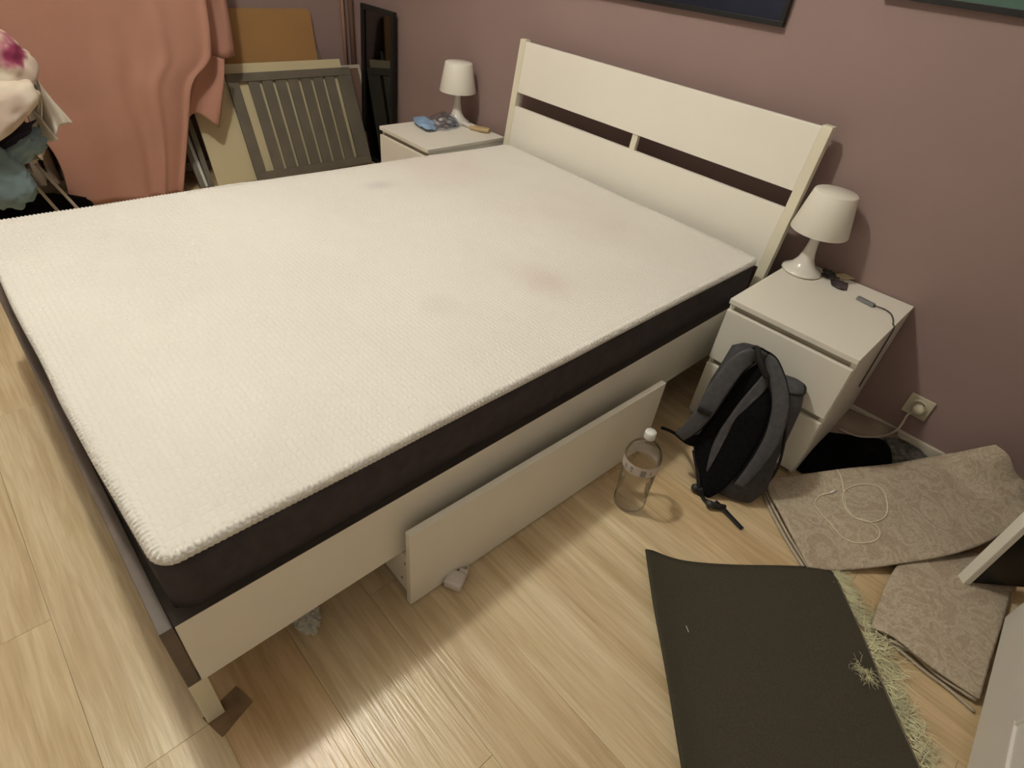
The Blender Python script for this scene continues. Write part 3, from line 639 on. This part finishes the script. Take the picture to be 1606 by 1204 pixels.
CF = lambda v: Vector((c0.x, c0.y, 0))+cdv*v.x+cn*v.y+Vector((0, 0, v.z))
box('carcass', (0, .95, .006, .45, .030, .56), 'cab', cb, bev=.003, fn=CF, world=True)
box('plinth', (.02, .93, .04, .43, 0.0, .030), 'cab', cb, fn=CF, world=True)
q = at(1589, 1135, 'x', c1.x-.005); s0 = (Vector((q.x, q.y, 0))-Vector((c0.x, c0.y, 0))).dot(cdv); z0 = q.z
dr = box('door', (s0-.004, .90, -.001, .007, z0-.003, .54), 'cab', cb, bev=.001, fn=CF, world=True)
box('door_moulding', (s0, .88, -.007, .0, z0, z0+.012), 'cab', dr, bev=.002, fn=CF, world=True); box('door_moulding', (s0, s0+.012, -.007, .0, z0+.012, .53), 'cab', dr, bev=.002, fn=CF, world=True)
# ================================================================= BEIGE CHARGING CABLE ON THE RUG
ck = empty('charging_cable', z(1340, 810, .05), 'beige coiled charging cable lying on the large damask rug', 'cable')
def rugz(p):
    # height of the rug surface under a pixel: measured from the mesh below
    return p
dg = bpy.context.evaluated_depsgraph_get(); bpy.context.view_layer.update()
from mathutils.bvhtree import BVHTree
def bvh(o):
    me = o.evaluated_get(bpy.context.evaluated_depsgraph_get()).to_mesh(); t = BVHTree.FromPolygons([o.matrix_world @ v.co for v in me.vertices], [p.vertices[:] for p in me.polygons]); return t
RB = bvh(ra)
def onrug(px, py, lift=.0028):
    dv = (FW+RT*((px-803)/FPX)-UP*((py-602)/FPX)).normalized(); h = RB.ray_cast(CAM, dv)
    p = h[0] if h[0] is not None else z(px, py, .05)
    return p+Vector((0, 0, lift))
path = [(1312, 737), (1319, 752), (1323, 775), (1320, 800), (1331, 820), (1352, 830), (1374, 824), (1380, 852-45), (1390, 800), (1389, 780), (1380, 764), (1358, 760), (1334, 764), (1322, 778), (1325, 795), (1340, 815), (1362, 824), (1380, 836), (1378, 848), (1360, 853), (1335, 851), (1312, 832), (1295, 812), (1277, 795), (1281, 782), (1298, 775), (1304, 773)]
path = [(1312, 737), (1319, 752), (1323, 775), (1327, 797), (1340, 812), (1362, 819), (1382, 815), (1391, 802), (1388, 778), (1377, 764), (1352, 760), (1330, 766), (1321, 778), (1325, 797), (1338, 811), (1358, 817), (1375, 827), (1379, 840), (1368, 850), (1342, 852), (1320, 843), (1302, 822), (1285, 804), (1277, 791), (1284, 779), (1296, 775), (1303, 773)]
b = bmesh.new(); tube(b, [onrug(*p) for p in path], .0019, 6, k=5); fin('cable', b, 'cable', ck, smooth=True, world=True)
b = bmesh.new(); tube(b, [onrug(1301, 774, .004), onrug(1310, 770, .004)], .0038, 8, smooth=False); fin('connector', b, 'cap', ck, smooth=True, world=True)
# ================================================================= THINGS ON THE RIGHT NIGHTSTAND
ZN = .4925
u_ = empty('usb_adapter', z(1357, 472, ZN), 'grey oblong usb adapter with a black cable on the right nightstand', 'adapter')
a1, a2 = z(1345, 466, ZN+.006), z(1371, 479, ZN+.006); dv = (a2-a1).normalized(); sv = Vector((-dv.y, dv.x, 0)); ln = (a2-a1).length
UF = lambda v: Vector((a1.x, a1.y, ZN))+dv*v.x+sv*v.y+Vector((0, 0, v.z))
box('adapter_body', (0, ln, -.009, .009, .0005, .011), 'usb', u_, bev=.002, fn=UF, world=True); box('adapter_collar', (ln, ln+.004, -.005, .005, .002, .009), 'dark', u_, bev=.001, fn=UF, world=True)
b = bmesh.new(); tube(b, [z(1374, 480, ZN+.006), z(1388, 485, ZN+.004), z(1398, 493, ZN+.003), z(1401, 503, ZN+.003), Vector((.478, -.178, ZN+.0035)), Vector((.4885, -.186, ZN-.006)), Vector((.4900, -.190, ZN-.05)), Vector((.4895, -.17, ZN-.25))], .0022, 6)
fin('adapter_cable', b, 'bcable', u_, smooth=True, world=True)
a1 = z(1303, 441, ZN); a2 = z(1328, 448, ZN); a3 = z(1304, 446, ZN+.001)
pk = empty('small_packet', z(1316, 446, ZN), 'small crumpled silver grey packet between the lamp and the usb adapter', 'packet')
cloth('packet_foil', '', '', 'bracket', [z(1302, 438, ZN+.004), z(1315, 439, ZN+.008), z(1330, 445, ZN+.003)], [z(1304, 447, ZN+.002), z(1317, 452, ZN+.007), z(1328, 455, ZN+.002)], [z(1302, 438, ZN+.004), z(1304, 447, ZN+.002)], [z(1330, 445, ZN+.003), z(1328, 455, ZN+.002)], 14, 8, lambda u, v, p: Vector((0, 0, .003*n3(p, 90, 2))), th=.001, parent=pk)
# folded slip of paper
pp = empty('paper_slip', z(1325, 434, ZN), 'folded cream paper slip at the wall edge of the right nightstand', 'paper')
cloth('paper', '', '', 'cream', [z(1302, 430, ZN+.003), z(1333, 428, ZN+.012)], [z(1322, 438, ZN+.003), z(1344, 438, ZN+.006)], [z(1302, 430, ZN+.003), z(1322, 438, ZN+.003)], [z(1333, 428, ZN+.012), z(1344, 438, ZN+.006)], 8, 6, None, th=.001, parent=pp)
hb_ = empty('hair_clip', z(1312, 425, ZN), 'dark tangled hair clip behind the lamp on the right nightstand', 'hair clip')
bm = bmesh.new(); rnd2 = random.Random(9); c = z(1312, 424, ZN+.012); c.y = min(c.y, -.035)
for k in range(7):
    P = [c+Vector((rnd2.uniform(-.035, .03), rnd2.uniform(-.012, .014), rnd2.uniform(-.008, .012))) for _ in range(4)]; tube(bm, P, .0035, 6, k=4)
lump(bm, c+Vector((-.006, 0, 0)), (.016, .012, .012), 3, .3)
fin('clip_body', bm, 'dark', hb_, smooth=True, world=True)
# ================================================================= THINGS ON THE LEFT NIGHTSTAND
wr = empty('plastic_wrapper', z(690, 197, ZN), 'crumpled blue and clear plastic wrapper in front of the left lamp', 'wrapper')
cloth('blue_wrapper', '', '', 'bluep', [z(648, 186, ZN+.012), z(668, 186, ZN+.03), z(686, 196, ZN+.01)], [z(656, 199, ZN+.002), z(668, 204, ZN+.012), z(683, 206, ZN+.002)], [z(648, 186, ZN+.012), z(650, 193, ZN+.012), z(656, 199, ZN+.002)], [z(686, 196, ZN+.01), z(683, 206, ZN+.002)], 20, 12, lambda u, v, p: Vector((0, 0, .010*n3(p, 30, 2)+.006)), th=.002, parent=wr)
cloth('clear_film', '', '', 'sach', [z(668, 190, ZN+.02), z(692, 176, ZN+.045), z(712, 182, ZN+.04)], [z(680, 204, ZN+.003), z(700, 202, ZN+.012), z(722, 196, ZN+.01)], [z(668, 190, ZN+.02), z(680, 204, ZN+.003)], [z(712, 182, ZN+.04), z(722, 196, ZN+.01)], 26, 16, lambda u, v, p: Vector((0, 0, .014*n3(p, 40, 5)+.004)), th=.001, parent=wr)
cloth('film_tail', '', '', 'bluep', [z(706, 190, ZN+.02), z(722, 186, ZN+.02)], [z(704, 199, ZN+.006), z(720, 196, ZN+.006)], [z(706, 190, ZN+.02), z(704, 199, ZN+.006)], [z(722, 186, ZN+.02), z(720, 196, ZN+.006)], 14, 8, lambda u, v, p: Vector((0, 0, .008*n3(p, 50, 7))), th=.001, parent=wr)
br_ = empty('hair_brush', z(745, 200, ZN), 'pale handled wooden hair brush right of the left lamp', 'brush')
A_, B_, C_ = z(722, 192, ZN+.012), z(742, 200, ZN+.010), z(768, 205, ZN+.012)
b = bmesh.new(); tube(b, [A_, A_.lerp(B_, .5)+Vector((0, 0, .002)), B_], lambda t: .007+.005*t, 10); fin('brush_handle', b, 'wplast', br_, smooth=True, world=True)
b = bmesh.new(); dq = (C_-B_); tube(b, [B_-dq*.15, B_+dq*.3, B_+dq*.75, C_], lambda t: 1-.35*abs(t-.5)*2, 14, flat=(.026, .010, (0, 0, 1))); fin('brush_head', b, 'brush', br_, smooth=True, world=True)
# ================================================================= BOTTLE
bc = Vector((.210, -1.019, 0)); ax = Vector((-.020, .0, 1)).normalized()
bo = empty('plastic_bottle', bc, 'clear empty plastic bottle with white cap standing beside the under-bed drawer', 'bottle')
prof = [(0, .010), (.020, .006), (.036, .002), (.045, .004), (.050, .016), (.051, .03), (.049, .055), (.050, .075), (.0485, .085), (.0505, .095), (.051, .12), (.0515, .15), (.053, .175), (.0545, .18), (.0545, .232), (.052, .242), (.045, .258), (.034, .272), (.022, .284), (.0145, .293), (.0125, .300), (.0125, .318)]
prof = [(r_*.97, z_*.9) for r_, z_ in prof]
b = bmesh.new(); lathe(b, prof, bc+Vector((0, 0, .002)), 48, ax); o = fin('bottle_body', b, 'clear', bo, smooth=True, world=True)
b = bmesh.new(); lathe(b, [(.0537, .166), (.0540, .168), (.0540, .200), (.0537, .202)], bc+Vector((0, 0, .002)), 48, ax); o = fin('bottle_label', b, 'labelm', bo, smooth=True, world=True)
camd = (CAM-bc); a0 = math.atan2(camd.y, camd.x)
for da, w, h0, h1 in ((.30, .30, .170, .194), (-.35, .16, .184, .193), (-.35, .12, .174, .181), (-.75, .12, .172, .190), (.72, .10, .176, .188)):
    b = bmesh.new(); vs2 = []
    for i in range(5):
        an = a0+da-w/2+w*i/4; dxy = Vector((math.cos(an), math.sin(an), 0))*.0545
        vs2.append((b.verts.new(bc+ax*h0+dxy+Vector((0, 0, .002))), b.verts.new(bc+ax*h1+dxy+Vector((0, 0, .002)))))
    for p, q in zip(vs2, vs2[1:]): b.faces.new((p[0], q[0], q[1], p[1]))
    fin('label_print', b, 'ink', bo, world=True)
b = bmesh.new(); lathe(b, [(0, .274), (.0158, .274), (.0162, .277), (.0162, .295), (.0145, .298), (0, .2985)], bc+Vector((0, 0, .002)), 28, ax); fin('cap', b, 'cap', bo, smooth=True, world=True)
# ================================================================= CHARGER, TISSUE, FELT PAD
ch = empty('power_adapter', z(713, 915, 0), 'small white power adapter lying against the under-bed drawer front', 'adapter', None, .5)
box('adapter_body', (-.024, .024, -.022, .022, .001, .032), 'wplast', ch, bev=.006, smooth=True)
box('plug_collar', (.0, .024, .022, .036, .006, .026), 'wplast', ch, bev=.003)
for dx in (.004, .016): b = bmesh.new(); tube(b, [(dx+.002, .034, .016), (dx+.002, .052, .016)], .0025, 8, smooth=False); fin('pin', b, 'wplast', ch, smooth=True)
tc_ = z(481, 977, .0)
bm = bmesh.new(); lump(bm, tc_+Vector((0, 0, .028)), (.040, .030, .026), 4, .38, 2.2, sub=4, fold=.03)
o = fin('crumpled_tissue', bm, 'tissue', smooth=False); tag(o, 'crumpled pale tissue on the floor under the side rail', 'tissue')
bm = bmesh.new(); V0 = [bm.verts.new((x_, y_, z_)) for z_ in (.0004, .0024) for x_, y_ in ((.001, -2.212), (.062, -2.196), (.036, -2.121), (-.018, -2.134))]
for f_ in ((3, 2, 1, 0), (4, 5, 6, 7), (0, 1, 5, 4), (1, 2, 6, 5), (2, 3, 7, 6), (3, 0, 4, 7)): bm.faces.new([V0[q_] for q_ in f_])
fp = fin('felt_pad', bm, 'felt'); tag(fp, 'brown felt pad under the near foot leg of the bed', 'pad')
# ================================================================= BACKPACK
Wv = Vector((.92, .39, 0)).normalized(); Dv = Vector((-.39, .92, 0)).normalized(); Uv = (Vector((0, 0, 1))-Wv*.17+Dv*.38)
B0 = Vector((.400, -.775, .004)); Nf = Dv.cross(Wv).normalized(); PN = Wv.cross(Uv).normalized()
bk = empty('backpack', B0, 'dark grey backpack with black mesh back leaning on the right nightstand', 'backpack')
def Q(u, v, w): return B0+Wv*u+Uv*v+Dv*w
def K(px, py, w):
    """point of the bag's own plane w (0 = back panel, negative = towards the viewer's side) under a pixel"""
    o0 = Q(0, 0, w); dv_ = FW+RT*((px-803)/FPX)-UP*((py-602)/FPX); t_ = (o0-CAM).dot(PN)/dv_.dot(PN); return CAM+dv_*t_
def bagring(v, hw, d0, d1, n=28, pw=.62, cu=0):
    out = []
    for i in range(n):
        a = 2*math.pi*i/n; cx_, sy = math.cos(a), math.sin(a)
        u = cu+hw*math.copysign(abs(cx_)**pw, cx_); w = (d0+d1)/2+(d1-d0)/2*math.copysign(abs(sy)**pw, sy); out.append(Q(u, v, w)+Dv*(.005*n3((u, v, w), 12, 2)))
    return out
bm = bmesh.new()
loft(bm, [bagring(.0, .050, .03, .10, cu=.02), bagring(.008, .072, .012, .115, cu=.02), bagring(.05, .112, .002, .13, cu=.010), bagring(.12, .132, 0, .13), bagring(.21, .132, 0, .125), bagring(.30, .115, .004, .11, cu=.004), bagring(.37, .090, .010, .09, cu=.004), bagring(.42, .065, .018, .075, cu=-.004), bagring(.438, .035, .03, .06, cu=-.006)])
fin('bag_body', bm, 'bagg', bk, smooth=True, world=True)
def pad(name, px_pts, m, w0=.002, t=.016, parent=None):
    P = catmull([K(x_, y_, w0) for x_, y_ in px_pts]+[K(*px_pts[0], w0)], 4)[:-1]; c_ = sum(P, Vector())/len(P); out = -PN if PN.dot(Dv) > 0 else PN
    rr = []
    for s_, h_ in ((1.02, -.004), (1.0, t*.5), (.94, t*.85), (.82, t), (.5, t*.9), (.15, t*.85)): rr.append([c_+(p-c_)*s_+out*h_ for p in P])
    bm = bmesh.new(); loft(bm, rr, False, True); return fin(name, bm, m, parent or bk, smooth=True, world=True)
pad('back_padding', [(1196, 568), (1172, 582), (1148, 612), (1122, 648), (1098, 680), (1090, 712), (1098, 748), (1102, 780), (1112, 748), (1122, 700), (1150, 655), (1182, 612), (1200, 590)], 'bagb')
pad('back_padding', [(1204, 608), (1184, 616), (1156, 646), (1128, 684), (1110, 730), (1106, 776), (1126, 772), (1150, 750), (1176, 716), (1198, 674), (1208, 636)], 'bagb', .0, .015)
pad('back_channel', [(1200, 582), (1186, 598), (1150, 642), (1120, 690), (1107, 735), (1112, 735), (1132, 685), (1160, 645), (1186, 618), (1204, 606)], 'bagl', -.006, .012)
bm = bmesh.new(); tube(bm, [K(1100, 690, .0), K(1084, 690, -.02), K(1068, 680, -.03), K(1062, 676, -.03)], lambda t: 1-.4*t, 10, flat=(.026, .006, -Dv)); fin('hip_wing', bm, 'bagb', bk, smooth=True, world=True)
def strap(name, pts, ws, m, t=.008, parent=None):
    bm = bmesh.new(); tube(bm, pts, ws, 12, flat=(.024, t, -Dv)); return fin(name, bm, m, parent or bk, smooth=True, world=True)
sl = [K(1197, 562, -.012), K(1178, 558, -.030), K(1152, 576, -.042), K(1126, 612, -.050), K(1103, 648, -.046), K(1082, 672, -.040), K(1066, 684, -.034)]
o = strap('shoulder_strap', sl, lambda t: .75+.45*math.sin(math.pi*min(1, t*.9+.1)), 'bagl')
strap('strap_lining', [p+Dv*.009+Wv*.006 for p in sl], lambda t: .75+.5*math.sin(math.pi*min(1, t*.9+.1)), 'bagb', .006, o)
sr = [K(1202, 560, -.012), K(1211, 572, -.026), K(1221, 604, -.036), K(1224, 640, -.040), K(1212, 686, -.038), K(1186, 728, -.030), K(1158, 762, -.018)]
o = strap('shoulder_strap', sr, lambda t: .55+.42*math.sin(math.pi*min(1, t*.95+.02)), 'bagl')
strap('strap_lining', [p+Dv*.009 for p in sr], lambda t: .6+.42*math.sin(math.pi*min(1, t*.95+.02)), 'bagb', .006, o)
strap('strap_band', [K(1095, 640, -.062), K(1104, 645, -.064), K(1115, 650, -.062)], lambda t: .40, 'web', .003)
strap('haul_loop', [K(1181, 549, -.030), K(1187, 546, -.045), K(1190, 560, -.050), K(1196, 578, -.050), K(1203, 592, -.040)], lambda t: .36, 'web', .005)
# webbing tails, buckles and bottom webbing
def web(pts, w_=.0085, t_=.0018, up=(0, 0, 1), name='webbing_strap', m='web', parent=None):
    bm = bmesh.new(); tube(bm, pts, lambda t: 1, 8, flat=(w_, t_, up)); return fin(name, bm, m, parent or bk, smooth=True, world=True)
web([z(1122, 786, .026), z(1134, 797, .016), z(1148, 812, .007), z(1164, 829, .004)])
web([K(1075, 688, -.02), z(1066, 684, .07), z(1052, 676, .045), z(1037, 670, .040)])
web([K(1088, 706, .0), K(1094, 740, -.004), K(1096, 765, -.008)], .006, .003, -Dv)
web([K(1096, 765, -.012), K(1101, 780, -.010), z(1116, 791, .02), z(1136, 796, .012)], .012, .006, -Dv, 'bottom_webbing')
for c_, rr_ in ((K(1090, 765, -.008), (.013, .012, .016)), (z(1113, 790, .018), (.015, .012, .012))):
    bm = bmesh.new(); lump(bm, c_, rr_, 2, .15, 2, sub=3); fin('strap_buckle', bm, 'dark', bk, smooth=True, world=True)
# deep front pocket with a flat zipped top, upper right
def pr_(v, s, w0=.050, w1=.139, cu=.108, hw=.058): return bagring(v, hw*s, (w0+w1)/2-(w1-w0)/2*s, (w0+w1)/2+(w1-w0)/2*s, 28, .7, cu)
bm = bmesh.new(); loft(bm, [pr_(.05, .6, cu=.07), pr_(.08, .8, cu=.078), pr_(.18, .95, cu=.09), pr_(.29, 1.0), pr_(.338, .98), pr_(.350, .88), pr_(.352, .5)]); pko = fin('front_pocket', bm, 'bagl', bk, smooth=True, world=True)
bm = bmesh.new(); R_ = pr_(.343, 1.0); tube(bm, R_+[R_[0]], .0032, 6, smooth=False); fin('pocket_piping', bm, 'web', pko, smooth=True, world=True)
bm = bmesh.new(); tube(bm, [Q(.070, .41, .045), Q(.108, .36, .050), Q(.124, .29, .055), Q(.138, .21, .055), Q(.138, .12, .058), Q(.115, .05, .058)], .0042, 6); zp = fin('zip', bm, 'web', bk, smooth=True, world=True)
web([K(1222, 592, .0), K(1231, 622, .0), K(1234, 645, .0), K(1228, 664, .0)], .0045, .002, -Dv, 'side_zip', 'zip')
for (xa, ya, xb, yb_) in ((1233, 644, 1229, 660), (1213, 680, 1209, 694)): web([K(xa, ya, -.012), K((xa+xb)/2, (ya+yb_)/2, -.016), K(xb, yb_, -.014)], .0035, .0018, -Dv, 'zip_pull', 'zip', zp)
# ================================================================= CHAIR HEAPED WITH CLOTHES (left)
cx = -2.3
chair = empty('tubular_chair', (cx-.05, -2.1, 0), 'chrome tube chair heaped with laundry at the left edge', 'chair')
def C(px, py, x=cx): return at(px, py, 'x', x)
seat_z = .415
t1 = C(36, 100); t2 = C(60, 146)
b = bmesh.new(); tube(b, [Vector((cx, -2.22, .80)), Vector((cx, -2.0, .80)), Vector((cx, -1.87, .795)), C(36, 99, -2.25), C(47, 112, -2.25), C(58, 140, -2.25), C(62, 175, -2.26), C(61, 235, -2.28), Vector((cx, -1.885, seat_z))], .011, 12); fin('backrest_tube', b, 'metal', chair, smooth=True, world=True)
b = bmesh.new()
tube(b, [C(22, 254), C(45, 252), C(62, 245), C(67, 232), Vector((cx-.08, -1.87, seat_z+.01)), Vector((cx-.40, -1.90, seat_z)), Vector((cx-.42, -2.28, seat_z)), Vector((cx, -2.30, seat_z)), Vector((cx, -2.10, seat_z))], .009, 10, k=5); fin('seat_rail', b, 'wcable', chair, smooth=True, world=True)
box('seat', (cx-.40, cx-.01, -2.28, -1.91, seat_z-.012, seat_z+.012), 'dark', chair, bev=.008, world=True)
for (pa, pb_) in (((30, 262), (90, 330)), ((56, 257), (121, 326))):
    A_, B_ = C(*pa), C(*pb_); dv = (B_-A_); E_ = A_+dv*(A_.z/(A_.z-B_.z))*.995
    b = bmesh.new(); tube(b, [A_, E_], .0065, 8, smooth=False); fin('leg', b, 'wcable', chair, smooth=True, world=True)
for yy in (-2.26, -2.0):
    b = bmesh.new(); tube(b, [Vector((cx-.38, yy, seat_z)), Vector((cx-.42, yy-.03, 0.006))], .0065, 8, smooth=False); fin('leg', b, 'wcable', chair, smooth=True, world=True)
def rotz(a, b=0, c=0): return (Matrix.Rotation(a, 3, 'Z') @ Matrix.Rotation(b, 3, 'X') @ Matrix.Rotation(c, 3, 'Y'))
# floral towel over the backrest: upper fold
bm = bmesh.new(); c = C(-78, 84, -2.2); lump(bm, c, (.13, .22, .118), 11, .13, 1.8, rotz(0, -.25), 5, .85)
o = fin('floral_duvet', bm, 'floral', smooth=True); tag(o, 'cream duvet with red roses draped over the top of the chair back', 'duvet')
bm = bmesh.new(); c = C(-52, 190, -2.13); lump(bm, c, (.12, .245, .088), 21, .10, 1.7, rotz(0, .42), 5, .85)
o = fin('floral_pillow', bm, 'floral', smooth=True); tag(o, 'cream pillow with small red roses below the rose patterned duvet', 'pillow')
# white sheet hanging behind the tube with curled hem
X = -2.30
def ws(u, v, p): return Vector((.035*math.sin(u*10+v*2)*v+.02*v, 0, .010*math.sin(u*12)*v))
bm = bmesh.new(); sheet(bm, [C(20, 95, X), C(42, 100, X), C(50, 112, X)], [C(50, 212, X), C(66, 222, X), C(92, 198, X), C(112, 190, X)], [C(20, 95, X), C(35, 160, X), C(50, 212, X)], [C(50, 112, X), C(74, 145, X), C(112, 190, X)], 30, 26, ws)
o = fin('white_sheet', bm, 'wcloth', smooth=True, mods=[SOL(.004)]); tag(o, 'white cotton sheet hanging behind the chrome chair tube with curled hem', 'sheet')
X = -2.24
bm = bmesh.new(); sheet(bm, [C(40, 170, X), C(52, 176, X), C(60, 180, X)], [C(48, 214, X), C(72, 226, X), C(90, 220, X)], [C(40, 170, X), C(48, 214, X)], [C(60, 180, X), C(72, 195, X), C(90, 217, X)], 20, 14, lambda u, v, p: Vector((.02*math.sin(u*7+1), 0, 0)))
o = fin('white_shirt_tail', bm, 'wcloth', smooth=True, mods=[SOL(.004)]); tag(o, 'white cloth corner hanging between floral pillow and blue garment', 'cloth')
# blue garment sagging over the seat
bm = bmesh.new(); lump(bm, C(12, 237, -2.22), (.09, .14, .055), 31, .20, 2.0, rotz(0, .45), 5, .9, .03); lump(bm, C(-8, 275, -2.16), (.07, .10, .13), 35, .18, 2.0, rotz(0, .3), 5, .9, .03)
lump(bm, C(44, 224, -2.2), (.05, .055, .042), 37, .18, 2.2, None, 4, .9, .03)
o = fin('blue_garment', bm, 'blue', smooth=True); tag(o, 'dusty blue crumpled garment on the chair seat under the pillow', 'garment')
bm = bmesh.new(); lump(bm, C(4, 224, -2.19), (.05, .12, .022), 41, .3, 2, rotz(0, .45), 4); o = fin('dark_garment', bm, 'navy', smooth=True); tag(o, 'dark navy garment squeezed between floral pillow and blue garment', 'garment')
# dark bag on the floor behind
bm = bmesh.new(); lump(bm, Vector((-2.62, -2.02, .07)), (.13, .30, .07), 51, .12, 2, None, 4, .8); o = fin('dark_floor_bag', bm, 'blackc', smooth=True); tag(o, 'low black bag on the floor beyond the mattress in front of the radiator', 'bag')

# ================================================================= GROUPS of alike things
GR = dict(nightstand='nightstands on both sides of the bed', table_lamp='white table lamps on the nightstands', heating_pipe='heating pipes in the corner',
          folded_rug='beige damask rugs on the floor', wood_strip='narrow strips beside the leaning boards', picture='pictures on the plum wall')
for o in bpy.data.objects:
    if o.parent is None and o.name.split('.')[0] in GR: o['group'] = GR[o.name.split('.')[0]]
